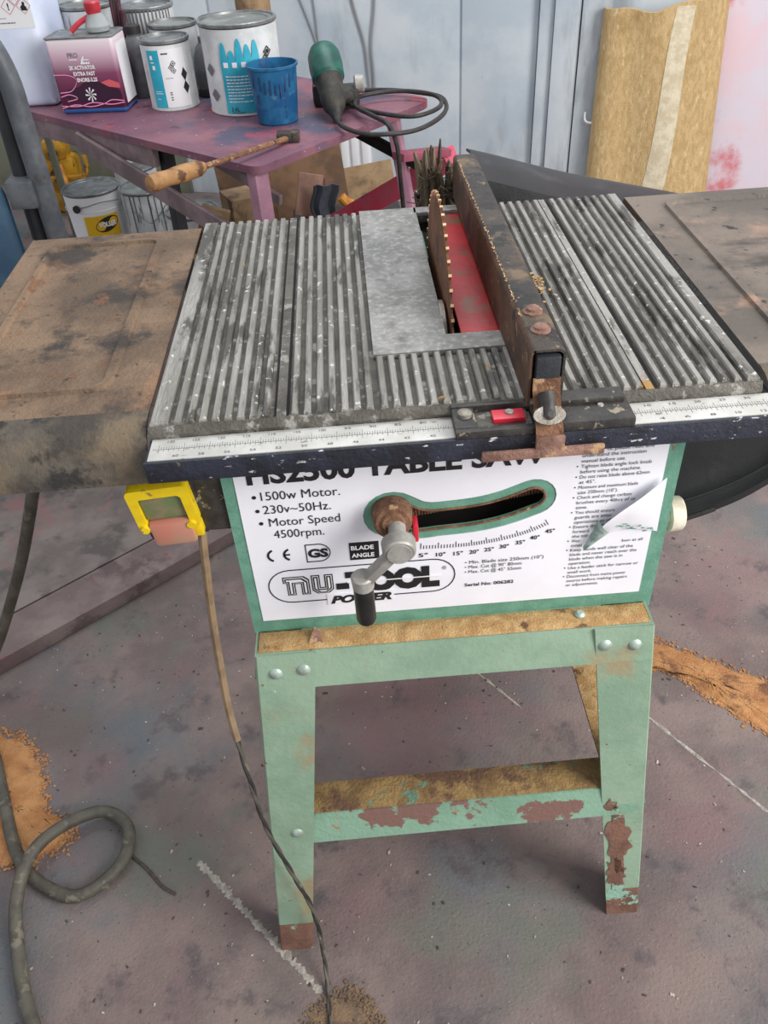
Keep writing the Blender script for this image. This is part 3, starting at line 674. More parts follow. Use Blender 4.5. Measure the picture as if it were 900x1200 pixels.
tr = arail('top_rail', (.066, -.038, .626), (.564, -.038, .626), .056, .055, (0, 1, 0), m_leg)
arail('top_rail', (.066, .45, .626), (.564, .45, .626), .056, .055, (0, -1, 0), m_leg)
arail('top_rail', (.067, -.03, .626), (.067, .445, .626), .056, .055, (1, 0, 0), m_leg)
arail('top_rail', (.563, -.03, .626), (.563, .445, .626), .056, .055, (-1, 0, 0), m_leg)
zb = .318
fb = arail('lower_brace', (.050, -.0835, zb), (.583, -.078, zb), .055, .052, (0, 1, 0), m_brace)
arail('lower_brace', (.050, .495, zb), (.583, .495, zb), .055, .052, (0, -1, 0), m_brace)
sb1 = arail('lower_brace', (.046, -.075, zb), (.046, .488, zb), .055, .052, (1, 0, 0), m_brace)
sb2 = arail('lower_brace', (.588, -.075, zb), (.588, .488, zb), .055, .052, (-1, 0, 0), m_brace)
def dust_strip(name, p0, p1, wv, nrm, m, parent, hmax=.006, n=70, k=7):
    p0 = Vector(p0); p1 = Vector(p1); nrm = Vector(nrm); rows = []
    for i in range(n + 1):
        c = p0.lerp(p1, i / n); hh = random.uniform(.45, 1) * hmax; row = []
        for j in range(k + 1):
            v = j / k; row.append(c + nrm * (wv * (v + (random.uniform(-.05, .05) if 0 < j < k else 0))) + Vector((0, 0, .0004 + (hh * (math.sin(PI * (.15 + .75 * v))) * random.uniform(.7, 1.1) if 0 < j < k and 0 < i < n else 0))))
        rows.append(row)
    bm = bmn(); sheet(bm, rows, 0); return stuff(obj(name, bm, m, parent, 70))
dust_strip('sawdust', (.068, -.036, .6265), (.562, -.036, .6265), .034, (0, 1, 0), m_dust, tr)
dust_strip('sawdust', (.07, -.081, zb + .001), (.565, -.0765, zb + .001), .049, (0, 1, 0), m_dustdark, fb, .005)
dust_strip('sawdust', (.586, -.07, zb + .001), (.586, .48, zb + .001), .050, (-1, 0, 0), m_dust, sb2, .005, 60, 5)
dust_strip('sawdust', (.048, -.07, zb + .001), (.048, .48, zb + .001), .050, (1, 0, 0), m_dust, sb1, .005, 60, 5)
bm = bmn(); t = bmesh.new()
vv = [t.verts.new(p) for p in ((.130, -.034, .627), (.150, -.030, .629), (.148, -.004, .627), (.140, -.012, .640), (.136, -.02, .636))]
for f in ((0, 1, 4), (1, 2, 3), (1, 3, 4), (0, 4, 3), (0, 3, 2)): t.faces.new([vv[i] for i in f])
merge(bm, t); obj('folded_tab', bm, m_rustpink, tr, 0)
bm = bmn(); lathe(bm, [(.007, 0), (.007, .003), (.004, .006)], Matrix.Translation((.476, -.018, .630)), 12); obj('bolt', bm, m_bolt, tr)
dust_strip('sawdust', (.30, .012, TB + .005), (.305, .014, TB + .005), .01, (1, 0, 0), m_dust, cast, .003, 5, 4)
bm = bmn()
for i in range(70):
    x, y = random.gauss(.447, .008), random.gauss(.262, .022); s = random.uniform(.0015, .004)
    box(bm, -s, s, -s * .6, s * .6, 0, .0012, 0, Matrix.Translation((x, y, TB + .0062)) @ Matrix.Rotation(random.random() * 6, 4, 'Z'))
stuff(obj('sawdust', bm, m_dust, cast, 0))

# ------------------------------------------------------------------ rip fence
fe = thing('rip_fence', 'dark rusty channel rip fence clamped across the saw table beside the blade', 'fence', (.406, .28, .951))
fx0, fx1, fy0, fy1, fz0, fz1 = .389, .424, -.018, .588, .9515, 1.0145
bm = bmn(); rows = []
for i in range(15):
    y = fy0 + (fy1 - fy0) * i / 14
    rows.append([(fx0 + .003, y, fz1 - .0005), (fx0 + .006, y, fz1), (fx1 - .006, y, fz1), (fx1, y, fz1 - .004), (fx1, y, fz0)])
sheet(bm, rows, .0025); fb_ = obj('channel', bm, m_fence, fe, 50)
bm = bmn(); rows = []
for i in range(15):
    y = fy0 + (fy1 - fy0) * i / 14
    rows.append([(fx0 + .0045, y, fz1 + .0002), (fx0 + .001, y, fz1 - .002), (fx0, y, fz1 - .006), (fx0, y, (fz0 + fz1) / 2), (fx0, y, fz0)])
sheet(bm, rows, .0025); obj('side_plate', bm, m_fenceside, fe, 50)
bm = bmn(); box(bm, fx0 + .001, fx1 - .001, fy1 - .004, fy1, fz0, fz1 - .002); obj('end_plate', bm, m_fence, fe)
for y in (.062, .022):
    bm = bmn(); lathe(bm, [(.0105, 0), (.0105, .0015), (.0075, .0030), (.0072, .0050), (.005, .0065)], Matrix.Translation((.4065, y, fz1)), 14)
    obj('bolt', bm, m_rustpink, fe)
bm = bmn()
rows = []
for i in range(200):
    y = random.uniform(.05, .56); x = fx0 + .004; ln = random.uniform(.001, .0035)
    a = Vector((x, y, fz1 + .0003)); d = Vector((random.uniform(-1, .3), random.uniform(-1, 1), random.uniform(.1, .8))).normalized()
    tube(bm, [a, a + d * ln], .0004, 4)
stuff(obj('edge_splinters', bm, m_tip, fb_, 0))
# clamp at the near end
bm = bmn(); box(bm, .3945, .4195, -.022, .05, .966, 1.0085, .003); obj('clamp_bar', bm, mat('clamp_blue_black', (66, 72, 80), (50, 52, 56), 30, 0.5, 0.2, 0.3, 120), fe)
bm = bmn(); rows = []
for i in range(9):
    x = .3925 + .0275 * i / 8
    rows.append([(x, -.0225, .985), (x, -.0235, .972), (x, -.028, .965), (x, -.050, .944), (x, -.0525, .936), (x, -.0525, .915)])
sheet(bm, rows, .0025); obj('bracket', bm, m_rust, fe, 50)
bm = bmn(); box(bm, .338, .462, -.058, -.0525, .914, .9245, .0015); box(bm, .392, .421, -.057, -.0525, .915, .938, .001); obj('lever_bar', bm, m_rustpink, fe)
nut = [(.405, -.044, .955)]
bm = bmn(); cyl(bm, (.405, -.028, .972), (.405, -.046, .955), .0085, seg=16)
lp = []
for k in range(28):
    a = 2 * PI * k / 28; r = .0125 + .0035 * abs(math.cos(1 * a)) ** 3; lp.append((r * math.cos(a), r * .78 * math.sin(a)))
d = Vector((0, -.72, .69)); mN = d.to_track_quat('Z', 'Y').to_matrix().to_4x4(); mN.translation = Vector((.405, -.046, .957))
obj('knob', bm, m_blackpl, fe); bm = bmn(); prism(bm, [lp], mN, .004); obj('wing_nut', bm, m_steel, fe)
bm = bmn(); mN2 = mN.copy(); lathe(bm, [(.0052, .003), (.0052, .007), (.003, .0085)], mN2, 10); obj('nut_core', bm, m_blackpl, fe)
# black carriage on the rail
bm = bmn(); box(bm, .313, .394, -.0465, -.0385, .936, .945, .0015); box(bm, .313, .394, -.004, .002, .936, .9475, .0015); box(bm, .313, .336, -.040, .0, .936, .946, .002)
box(bm, .420, .494, -.0465, .002, .936, .9475, .003); box(bm, .424, .49, -.016, .0045, .947, .9535, .002); box(bm, .394, .422, -.044, -.003, .9362, .943)
ca = obj('carriage', bm, m_blackpl, fe)
bm = bmn(); box(bm, .337, .390, -.037, -.005, .9365, .9405); obj('window', bm, m_alud, ca)
bm = bmn(); box(bm, .353, .386, -.030, -.012, .9405, .9465, .0015); obj('cursor', bm, m_redpl, ca)
for prf, loc_ in (([(.0075, 0), (.0075, .004), (.005, .0055)], (.3255, -.018, .946)), ([(.0035, 0), (.003, .0015)], (.464, -.02, .9475)), ([(.005, 0), (.0045, .0015)], (.371, -.019, .9465))):
    bm = bmn(); lathe(bm, prf, Matrix.Translation(loc_), 12); obj('screw', bm, m_steel, ca)

# ------------------------------------------------------------------ cords and hoses
crd = thing('power_cord', 'thin dusty flex hanging from the yellow switch down past the stand leg', 'cord', (.095, -.2, 0))
cp = catmull([(.026, .010, .795), (.025, .0, .775), (.017, -.01, .676), (.016, -.03, .602), (.020, -.06, .535), (0.035, -0.102, 0.45), (0.041, -0.108, 0.34), (0.062, -0.12, 0.235), (0.085, -0.138, 0.145), (0.091, -0.156, 0.05), (0.095, -0.203, 0.005), (0.099, -0.269, 0.005), (.105, -.36, .005)], 8)
bm = bmn(); tube(bm, cp[:36], .0052, 8); obj('sleeve', bm, m_cord, crd, label='tan dusty upper length of the flex')
for ph in (0, PI):
    bm = bmn(); tube(bm, [p + Vector((.0012 * math.cos(i * .3 + ph), .0012 * math.sin(i * .3 + ph), 0)) for i, p in enumerate(catmull(cp[34:], 3))], .0027, 6); obj('twisted_wire', bm, m_hose if ph else m_rubber, crd)
hp = [(-.36, .70, .66), (-.36, .56, .61), (-.372, .480, .545), (-.459, .500, .36), (-.533, .508, .22), (-.592, .49, .115), (-.635, .44, .05), (-.622, .36, .022), (-.575, .287, .016), (-.53, .192, .014), (-.470, .07, .014), (-.412, .008, .014), (-.335, -.022, .014), (-.272, .030, .015), (-.270, .095, .018), (-.322, .130, .024), (-.388, .100, .034), (-.428, .045, .042), (-.436, -.03, .030), (-.416, -.11, .014), (-.375, -.20, .014), (-.30, -.31, .014)]
bm = bmn(); tube(bm, catmull(hp, 8), .0115, 12)
tag(obj('air_hose', bm, m_hose), 'thick grey rubber hose looped on the floor beside the saw', 'hose')

# ------------------------------------------------------------------ sawdust heaps and crumbs on the floor
def heap(name, outline, hgt, m, label, seed):
    rnd = random.Random(seed); P = catmull([(x, y, 0) for x, y in outline], 8, True); c = sum(P, Vector()) / len(P); rings = []
    t = bmesh.new(); K = 9; n = len(P)
    jit = [1 + rnd.uniform(-.03, .03) + .04 * math.sin(i * 1.7) for i, _ in enumerate(P)]
    for j in range(K):
        f = 1 - j / K; rings.append([t.verts.new((c.x + (p.x - c.x) * f * jit[i] + rnd.uniform(-.004, .004), c.y + (p.y - c.y) * f * jit[i] + rnd.uniform(-.004, .004), .0004 if j == 0 else hgt * (math.sin(PI / 2 * j / K) + rnd.uniform(-.12, .12)))) for i, p in enumerate(P)])
    for a, b in zip(rings, rings[1:]):
        for k in range(n): t.faces.new((a[k], a[(k + 1) % n], b[(k + 1) % n], b[k]))
    t.faces.new(rings[-1]); bm = bmn(); merge(bm, t)
    for k in range(700):
        p = P[rnd.randrange(n)]; f = 1.03 + abs(rnd.gauss(0, .06)) - .03; s_ = rnd.uniform(.0010, .0034); q = c + (p - c) * f
        box(bm, -s_, s_, -s_ * .7, s_ * .7, 0, rnd.uniform(.0006, .0026), 0, Matrix.Translation((q.x + rnd.gauss(0, .006), q.y + rnd.gauss(0, .006), rnd.uniform(.0001, .0004))) @ Matrix.Rotation(rnd.random() * 6, 4, 'Z'))
    o = stuff(obj(name, bm, m, None, 70)); tag(o, label, 'sawdust'); return o
heap('sawdust_heap', [(-.75, .33), (-.64, .335), (-.54, .325), (-.475, .25), (-.445, .16), (-.395, .125), (-.40, .085), (-.46, .06), (-.55, .06), (-.75, .10)], .006, m_dustfloor, 'orange brown sawdust drift on the floor under the looped grey hose', 3)
heap('sawdust_heap', [(.69, .47), (.80, .455), (.89, .40), (1.02, .315), (1.15, .24), (1.12, .12), (.98, .185), (.90, .27), (.84, .35), (.76, .39), (.68, .43)], .010, m_dustfloor, 'orange sawdust drift on the floor to the right of the saw stand', 4)
heap('sawdust_heap', [(.075, -.235), (.14, -.215), (.17, -.26), (.20, -.34), (.05, -.34)], .002, mat('brown_dust', (140, 116, 92), (112, 92, 76), 40, 0.95, 0, 1.0, 300), 'thin brown sawdust patch on the floor by the end of the flex', 5)
bd = Vector((.79, .61, 0)).normalized(); bn = Vector((-.61, .79, 0)).normalized()
BMX = Matrix((bd, bn, Vector((0, 0, 1)))).transposed().to_4x4(); BMX.translation = Vector((-.622, .508, 0))
def crumbs(m, n, seed, smin, smax, label):
    rnd = random.Random(seed); bm = bmn()
    for i in range(n):
        x = rnd.uniform(-.65, 1.1); y = rnd.uniform(-.42, 1.0) if rnd.random() < .8 else rnd.uniform(.3, .9); s = rnd.uniform(smin, smax) * (1.8 if rnd.random() < .05 else 1)
        zf = .0002
        q = BMX.inverted() @ Vector((x, y, 0))
        if q.y > -.012 and q.x < .83: continue
        box(bm, -s, s, -s * rnd.uniform(.2, .8), s * .5, 0, s * .4, 0, Matrix.Translation((x, y, zf)) @ Matrix.Rotation(rnd.random() * 6.3, 4, 'Z'))
    tag(stuff(obj('floor_crumbs', bm, m, None, 0)), label, 'debris')
crumbs(m_chip, 520, 11, .0010, .0026, 'pale wood chips and crumbs scattered over the floor')
crumbs(m_chipd, 420, 12, .0010, .0030, 'dark dirt crumbs scattered over the floor')

# ------------------------------------------------------------------ boards on the floor
bm = bmn(); box(bm, -.55, .82, .0, .118, .0, .040, .004, BMX); pl_ = tag(obj('timber_plank', bm, m_plank), 'narrow mauve grey plank on the floor along the edge of a wider board', 'plank')
bm = bmn(); box(bm, -.55, .80, .126, .80, .0, .036, .003, BMX); tag(obj('wide_board', bm, m_board), 'wide flat grey board lying on the floor behind a narrow plank', 'board')

# ------------------------------------------------------------------ car bumper behind and beside the saw
bu = thing('car_bumper', 'black plastic car bumper leaning behind the saw and under its wing', 'bumper', (.6, .75, 0))
top = [(.425, .70, .945), (.48, .705, .928), (.55, .71, .905), (.64, .715, .878), (.73, .72, .855), (.86, .71, .825), (.98, .66, .80), (1.07, .58, .78), (1.14, .50, .77)]
mid = [(.425, .68, .55), (.48, .68, .53), (.55, .67, .52), (.64, .66, .52), (.72, .64, .53), (.83, .61, .57), (.95, .57, .61), (1.04, .53, .64), (1.12, .48, .68)]
bot = [(.425, .70, .02), (.48, .70, .02), (.55, .70, .02), (.63, .66, .16), (.70, .58, .262), (.80, .52, .312), (.915, .50, .372), (1.0, .49, .445), (1.09, .46, .56)]
tb = [catmull(c, 5) for c in (top, mid, bot)]; rows = []
for a, m2, b in zip(*tb):
    back = Vector((.02, .09, .012)); row = [a + back + Vector((0, .05, -.01)), a + back, a + back * .4 + Vector((0, 0, .006)), a]
    for k in range(1, 9):
        t = k / 8; row.append((1 - t) ** 2 * a + 2 * t * (1 - t) * (m2 * 2 - (a + b) * .5) + t * t * b)
    d = Vector((.004, -.016, -.004)); row += [b + d, b + d + Vector((.002, -.002, -.014)), b + Vector((0, .012, -.016))]
    rows.append(row)
bm = bmn(); sheet(bm, rows, .004); bus = obj('shell', bm, m_bumper, bu, 50)
bm = bmn(); tube(bm, [p + Vector((.002, -.012, .030)) for p in tb[2][14:]], .0035, 6); obj('swage_line', bm, m_bumper, bu)
bm = bmn(); tube(bm, [p + Vector((.002, -.016, -.016)) for p in tb[2][14:30]], .006, 6); obj('lip_trim', bm, m_rubber, bu)
rows = []
for a, m2, b in list(zip(*tb))[3:27]:
    def sp(t): return (1 - t) ** 2 * a + 2 * t * (1 - t) * (m2 * 2 - (a + b) * .5) + t * t * b + Vector((0, -.004, 0))
    rows.append([sp(.05 + .2 * k / 4) for k in range(5)])
bm = bmn(); sheet(bm, rows, .003); obj('mesh_grille', bm, m_net, bu, 50)
# frayed bark-like piece behind the blade
fp = thing('frayed_offcut', 'frayed dark bark-edged timber offcut standing behind the saw blade', 'offcut', (.385, .66, 0))
rnd = random.Random(5)
bm = bmn(); box(bm, .338, .428, .606, .668, 0, .93, .006); obj('wood', bm, m_bark, fp, 60)
bm = bmn()
for i in range(120):
    x = rnd.uniform(.342, .424); y = rnd.uniform(.606, .666); z1 = rnd.uniform(.935, .995) + (.035 if x < .372 and rnd.random() < .4 else 0); lx = rnd.uniform(-.012, .008)
    tube(bm, [(x, y, .86), (x + lx * .3, y + rnd.uniform(-.004, .004), .86 + (z1 - .86) * .6), (x + lx * .7, y, .86 + (z1 - .86) * .88), (x + lx + rnd.uniform(-.004, .004), y + rnd.uniform(-.01, .004), z1)], rnd.uniform(.006, .012), 5, .6, rfun=lambda t: 1.05 - .25 * t - .5 * t ** 4)
for i in range(70):
    x = rnd.uniform(.335, .43); a = Vector((x, .600, rnd.uniform(.90, 1.0))); d = Vector((rnd.uniform(-1, 1), rnd.uniform(-.6, 0), rnd.uniform(-.4, .6))).normalized()
    tube(bm, [a, a + d * .008, a + d * .016 + Vector((rnd.uniform(-.006, .006), 0, rnd.uniform(-.004, .004)))], .0009, 4)
stuff(obj('splinters', bm, m_bark, fp, 60))

# ------------------------------------------------------------------ workbench
BZ = .82
A = Vector((.022, 1.228, 0)); LD = Vector((-.7255, .6882, 0)).normalized(); ND = Vector((.6882, .7255, 0)).normalized()
def bp(l, n, z): return A + LD * l + ND * n + Vector((0, 0, z))
BW, BL = .665, 2.10
be = thing('workbench', 'paint-spattered mauve metal workbench with splayed legs behind the saw', 'workbench', bp(.8, .33, 0))
bm = bmn()
lp = []
for (l, n, r, _s) in ((0, 0, .03, 0), (0, BW, .06, 1), (BL, BW, .02, 2), (BL, 0, .02, 3)): lp.append((l, n, r))
def round_poly(P, k=5):
    out = []; n = len(P)
    for i, (x, y, r) in enumerate(P):
        p = Vector((x, y)); a = (Vector(P[i - 1][:2]) - p).normalized(); b = (Vector(P[(i + 1) % n][:2]) - p).normalized()
        for j in range(k + 1):
            t = j / k; q = (1 - t) ** 2 * (p + a * r) + 2 * t * (1 - t) * p + t * t * (p + b * r); out.append((q.x, q.y))
    return out
BM = Matrix((LD, ND, Vector((0, 0, 1)))).transposed().to_4x4(); BM.translation = A + Vector((0, 0, BZ - .018))
prism(bm, [round_poly(lp)], BM, .018); obj('top', bm, m_bench, be, 30)
bm = bmn(); box(bm, .40, BL - .04, .004, .022, -.05, 0.0, .003, BM); obj('apron', bm, m_benchbar, be)
bm = bmn(); box(bm, .10, BL - .06, BW - .05, BW - .03, -.05, 0.0, .003, BM); obj('apron', bm, m_benchbar, be)
def bbar(name, p0, p1, w_, h_, m): 
    bm = bmn(); bar(bm, p0, p1, w_, h_, .003); return obj(name, bm, m, be)
bbar('leg', bp(.035, .03, BZ - .018), bp(.02, .03, 0.0), .042, .03, m_benchleg)
bbar('leg', bp(.03, .52, BZ - .018), bp(-.08, .58, 0.0), .045, .03, m_benchleg)
bbar('leg', bp(.405, .05, BZ - .018), bp(.43, .05, 0.0), .032, .028, m_trblack)
bbar('leg', bp(1.14, .05, BZ - .018), bp(1.17, .05, 0.0), .045, .03, mat('red_dusted_leg', (158, 96, 104), (128, 78, 88), 12, 0.6))
bbar('leg', bp(2.05, .62, BZ - .018), bp(2.05, .62, 0.0), .026, .026, m_wallgreen)
def flat_bar(name, l0, z0, l1, z1, n, hgt, th, m):
    bm = bmn(); t = bmesh.new(); d = Vector((l1 - l0, z1 - z0)).normalized(); k = Vector((-d.y, d.x)) * hgt / 2
    vv = [t.verts.new(bp(l + s * k.x, n + w_ * th, z + s * k.y)) for w_ in (0, 1) for l, z, s in ((l0, z0, -1), (l1, z1, -1), (l1, z1, 1), (l0, z0, 1))]
    for f in ((0, 1, 2, 3), (7, 6, 5, 4), (0, 4, 5, 1), (1, 5, 6, 2), (2, 6, 7, 3), (3, 7, 4, 0)): t.faces.new([vv[i] for i in f])
    bmesh.ops.bevel(t, geom=t.edges[:], offset=.002, segments=1, affect='EDGES'); merge(bm, t); return obj(name, bm, m, be)
flat_bar('brace', .72, .775, .0, .615, -.012, .050, .012, m_benchbar)
flat_bar('brace', .33, .775, .05, .705, .10, .026, .012, m_benchbar)
flat_bar('rail', -.085, .688, .40, .398, .60, .060, .055, m_redbar)
flat_bar('rail', .20, .745, -.04, .685, .53, .028, .02, m_dark)
bbar('rail', bp(-.07, .62, .705), bp(-.05, .44, .735), .045, .02, mat('dull_red_bar', (150, 74, 92), (128, 62, 80), 14, .6))

# ------------------------------------------------------------------ things on the bench
def tin(name, label, x, y, r, h, z0=BZ, mbody=None, mlid=None, group=None, handle=False, lid='recess', taper=1.0):
    e = thing(name, label, 'tin', (x, y, z0), group); mx = Matrix.Translation((x, y, z0))
    bm = bmn(); lathe(bm, [(r * .975 * taper, 0), (r * taper, .002), (r * taper, .006), (r * .985 * taper, .009), (r * .985, h - .014), (r * .985, h - .012)], mx, 40); b_ = obj('body', bm, mbody or m_tinwhite, e)
    bm = bmn(); lathe(bm, [(r * .98, h - .010), (r * 1.015, h - .008), (r * 1.02, h - .002), (r * 1.0, h), (r * .94, h), (r * .92, h - .008)], mx, 40, False); obj('rim', bm, m_tin, e)
    bm = bmn(); lathe(bm, [(r * .93, h - .009), (r * .93, h - .005), (r * .80, h - .004), (r * .78, h - .007), (.001, h - .007)], mx, 32); obj('lid', bm, mlid or m_tinlid, e)
    return e, b_
def cyl_patch(bm, cx, cy, r, a0, a1, z0, ztop, n=24):
    rows = []
    for i in range(n + 1):
        a = a0 + (a1 - a0) * i / n; zt = ztop(i / n) if callable(ztop) else ztop
        rows.append([(cx + r * math.cos(a), cy + r * math.sin(a), z0 + (zt - z0) * k / 4) for k in range(5)])
    sheet(bm, rows, .0004)
# large splashed tin: camera looks at its side around angle -1.55 rad
x, y, r, h = -.030, 1.765, .102, .215
e, b_ = tin('paint_tin', 'large tin with white drips over a teal label beside the blue cup', x, y, r, h)
def drips(t): return BZ + .118 + (.058, .040, .066, .052, .060)[min(4, int(t * 5))] * abs(math.sin(t * PI * 5.0 + .02)) ** .45
bm = bmn(); cyl_patch(bm, x, y, r + .001, -2.05, -1.02, BZ + .008, drips, 48); obj('teal_label', bm, m_teal, b_, 60)
pc = on_cyl(x, y, r + .0022, -2.05)
text('3.6L', .012, .036, BZ + .014, .011, m_ink, b_, pc, .01)
for k in range(9): print_bars(dashes(.010, .088 if k != 1 else .05, BZ + .036 + k * .0075, .0024, k + 40), m_whiteink, b_, pc)
print_bars(dashes(.014, .05, BZ + .0095, .002, 60), m_ink, b_, pc)
bm = bmn()
for k in range(4): cyl_patch(bm, x, y, r + .0018, -1.97 + k * .23, -1.85 + k * .23, BZ + .118, BZ + .130, 4)
obj('label_squares', bm, m_tinlabel, b_, 0)
def diamond(bm, cx, cy, r, a, z, s, hole=.8):
    f = on_cyl(cx, cy, r, a); 
    for s_, m_ in ((s, None),):
        P = [f(0, z - s_), f(s_, z), f(0, z + s_), f(-s_, z)]; Q = [f(0, z - s_ * hole), f(s_ * hole, z), f(0, z + s_ * hole), f(-s_ * hole, z)]
        t = bmesh.new(); pv = [t.verts.new(p) for p in P]; qv = [t.verts.new(q) for q in Q]
        for k in range(4): t.faces.new((pv[k], pv[(k + 1) % 4], qv[(k + 1) % 4], qv[k]))
        merge(bm, t)
bm = bmn()
for a, z in ((-.86, .128), (-.77, .146), (-.76, .112)): diamond(bm, x, y, r + .0018, a, BZ + z, .013, .72); diamond(bm, x, y, r + .0018, a, BZ + z, .006, .05)
obj('hazard_diamonds', bm, m_ink, b_, 0)
bm = bmn()
for a, z in ((-2.45, .11), (-2.40, .05)): diamond(bm, x, y, r + .0015, a, BZ + z, .016, .05)
obj('grey_smudges', bm, m_inkg, b_, 0)
# one-litre tin
x, y, r, h = -.240, 1.835, .067, .172
e, b_ = tin('paint_tin', 'small white tin with a teal vertical band and two black diamonds', x, y, r, h, mlid=m_tin)
bm = bmn(); cyl_patch(bm, x, y, r + .001, -2.25, -1.72, BZ + .01, BZ + .150, 10); obj('teal_label', bm, m_teal, b_, 60)
bm = bmn(); cyl_patch(bm, x, y, r + .001, -1.72, -.70, BZ + .01, BZ + .152, 16); obj('white_label', bm, m_tinlabel, b_, 60)
bm = bmn()
for z in (.088, .056):
    f = on_cyl(x, y, r + .002, -.83); t = bmesh.new()
    for p in (((0, z - .017), (.010, z), (0, z + .017), (-.009, z)),): t.faces.new([t.verts.new(f(u, BZ + v)) for u, v in p])
    merge(bm, t)
obj('black_diamonds', bm, m_ink, b_, 0)
bm = bmn()
for a, z in ((-1.32, .108), (-1.22, .117), (-1.24, .100)): diamond(bm, x, y, r + .002, a, BZ + z, .008, .7); diamond(bm, x, y, r + .002, a, BZ + z, .003, .05)
obj('hazard_diamonds', bm, m_ink, b_, 0)
pq = on_cyl(x, y, r + .0022, -2.25)
print_bars(dashes(.044, .062, BZ + .140, .0035, 70, 4), m_ink, b_, pq)
print_bars([(.010, .018, BZ + .128, BZ + .138), (.013, .021, BZ + .104, BZ + .114), (.010, .02, BZ + .120, BZ + .1225), (.008, .03, BZ + .045, BZ + .0465), (.008, .028, BZ + .050, BZ + .0512), (.010, .020, BZ + .031, BZ + .0325)], m_whiteink, b_, pq)
print_bars([(.050, .056, BZ + z_, BZ + z_ + .003) for z_ in (.028, .034, .041, .046)] + dashes(.046, .066, BZ + .082, .0015, 71, 5), m_inkg, b_, pq)
# tins behind
e, b_ = tin('paint_tin', 'round tin with grey streaks down its side at the back of the bench', -.335, 2.16, .082, .205, mlid=m_tin)
bm = bmn(); rnd = random.Random(3)
for k in range(16):
    a = -2.6 + k * .14; cyl_patch(bm, -.335, 2.16, .0825, a, a + .05, BZ + .205 - rnd.uniform(.05, .13), BZ + .20, 2)
obj('drips', bm, m_inkg, b_, 60)
e, b_ = tin('paint_tin', 'silver rimmed white tin standing directly behind the small teal-banded tin', -.235, 1.985, .068, .182, mlid=m_tinlid)
e, b_ = tin('paint_tin', 'blue sided tin between the white tins at the back', -.110, 2.06, .060, .176, mbody=m_bluecan)
e, b_ = tin('paint_tin', 'plain white tin behind the purple activator can', -.510, 2.18, .082, .215, mlid=m_tinlid)
# grey bottle
e = thing('spray_bottle', 'smoky grey plastic bottle with dark base between two tins', 'bottle', (-.146, 1.925, BZ))
bm = bmn(); lathe(bm, [(.034, .018), (.037, .024), (.038, .07), (.036, .10), (.026, .125), (.016, .135), (.016, .15)], Matrix.Translation((-.146, 1.925, BZ)), 28); obj('body', bm, m_bottle, e)
bm = bmn(); lathe(bm, [(.036, 0), (.038, .004), (.038, .016), (.034, .019)], Matrix.Translation((-.146, 1.925, BZ)), 28); obj('base', bm, m_rubber, e)
e = thing('spray_bottle', 'dark grey plastic bottle squeezed behind the activator can', 'bottle', (-.346, 1.975, BZ))
bm = bmn(); lathe(bm, [(.040, 0), (.042, .006), (.042, .11), (.034, .14), (.02, .155), (.02, .165)], Matrix.Translation((-.346, 1.975, BZ)), 28); obj('body', bm, m_bottle, e)
bm = bmn(); lathe(bm, [(.022, .16), (.022, .18), (.018, .182)], Matrix.Translation((-.346, 1.975, BZ)), 20); obj('cap', bm, m_rubber, e)
# activator can
ac = lthing('activator_can', 'purple and white rectangular activator can with a car printed on it', 'can', (-.455, 1.865, BZ), math.radians(-6))
bm = bmn(); box(bm, -.092, .092, -.058, .058, .0, .185, .010, seg=3); acb = obj('body', bm, m_act, ac)
bm = bmn(); ring_tube(bm, [(px, py, .186) for px, py in rrect(-.092, .092, -.058, .058, .012)], .003, 6); box(bm, -.088, .088, -.054, .054, .181, .1862); obj('top', bm, m_tin, ac)
bm = bmn(); box(bm, .0921, .0928, -.040, .045, .02, .165); obj('side_label', bm, m_tinlabel, acb)
FA = on_plane(-.0590)
text('PRO', -.038, -.010, .140, .012, m_inkg, acb, FA, .01); print_bars(dashes(-.036, -.014, .1335, .0025, 80, 4) + dashes(-.004, .018, .1325, .0028, 81, 4) + dashes(-.006, .018, .1235, .0050, 82, 4), m_whiteink, acb, FA)
text('2K ACTIVATOR', -.042, .030, .111, .0095, m_whiteink, acb, FA, .03); text('EXTRA FAST', -.034, .026, .096, .0095, m_whiteink, acb, FA, .03); text('ENORE-3.25', -.028, .028, .081, .0095, m_whiteink, acb, FA, .03)
FM = front_mx(-.0584)
bm = bmn(); prism(bm, [[(-.070, .045), (-.060, .062), (-.030, .068), (-.010, .080), (.030, .080), (.055, .066), (.080, .060), (.086, .046), (.082, .032), (.030, .028), (-.02, .030), (-.06, .036)]], FM, .0004); obj('car_picture', bm, m_carink, acb, 0)
bm = bmn(); prism(bm, [[(.010, .088), (.020, .106), (.024, .106), (.016, .088)]], front_mx(-.0586) @ Matrix.Translation((-.018, .036, 0)), .0003)
for k in range(8):
    a = 2 * PI * k / 8; prism(bm, [[(0 + .002 * math.cos(a + 1.57), .048 + .002 * math.sin(a + 1.57)), (.015 * math.cos(a - .14), .048 + .018 * math.sin(a - .14)), (.015 * math.cos(a + .14), .048 + .018 * math.sin(a + .14))]], front_mx(-.0590), .0003)
obj('wheel_picture', bm, m_tinlabel, acb, 0)
def streak(pts, wd=.0011):
    P = catmull([(x_, z_, 0) for x_, z_ in pts], 8); L_ = [(p.x, p.y - wd) for p in P] + [(p.x, p.y + wd) for p in reversed(P)]
    return L_
bm = bmn()
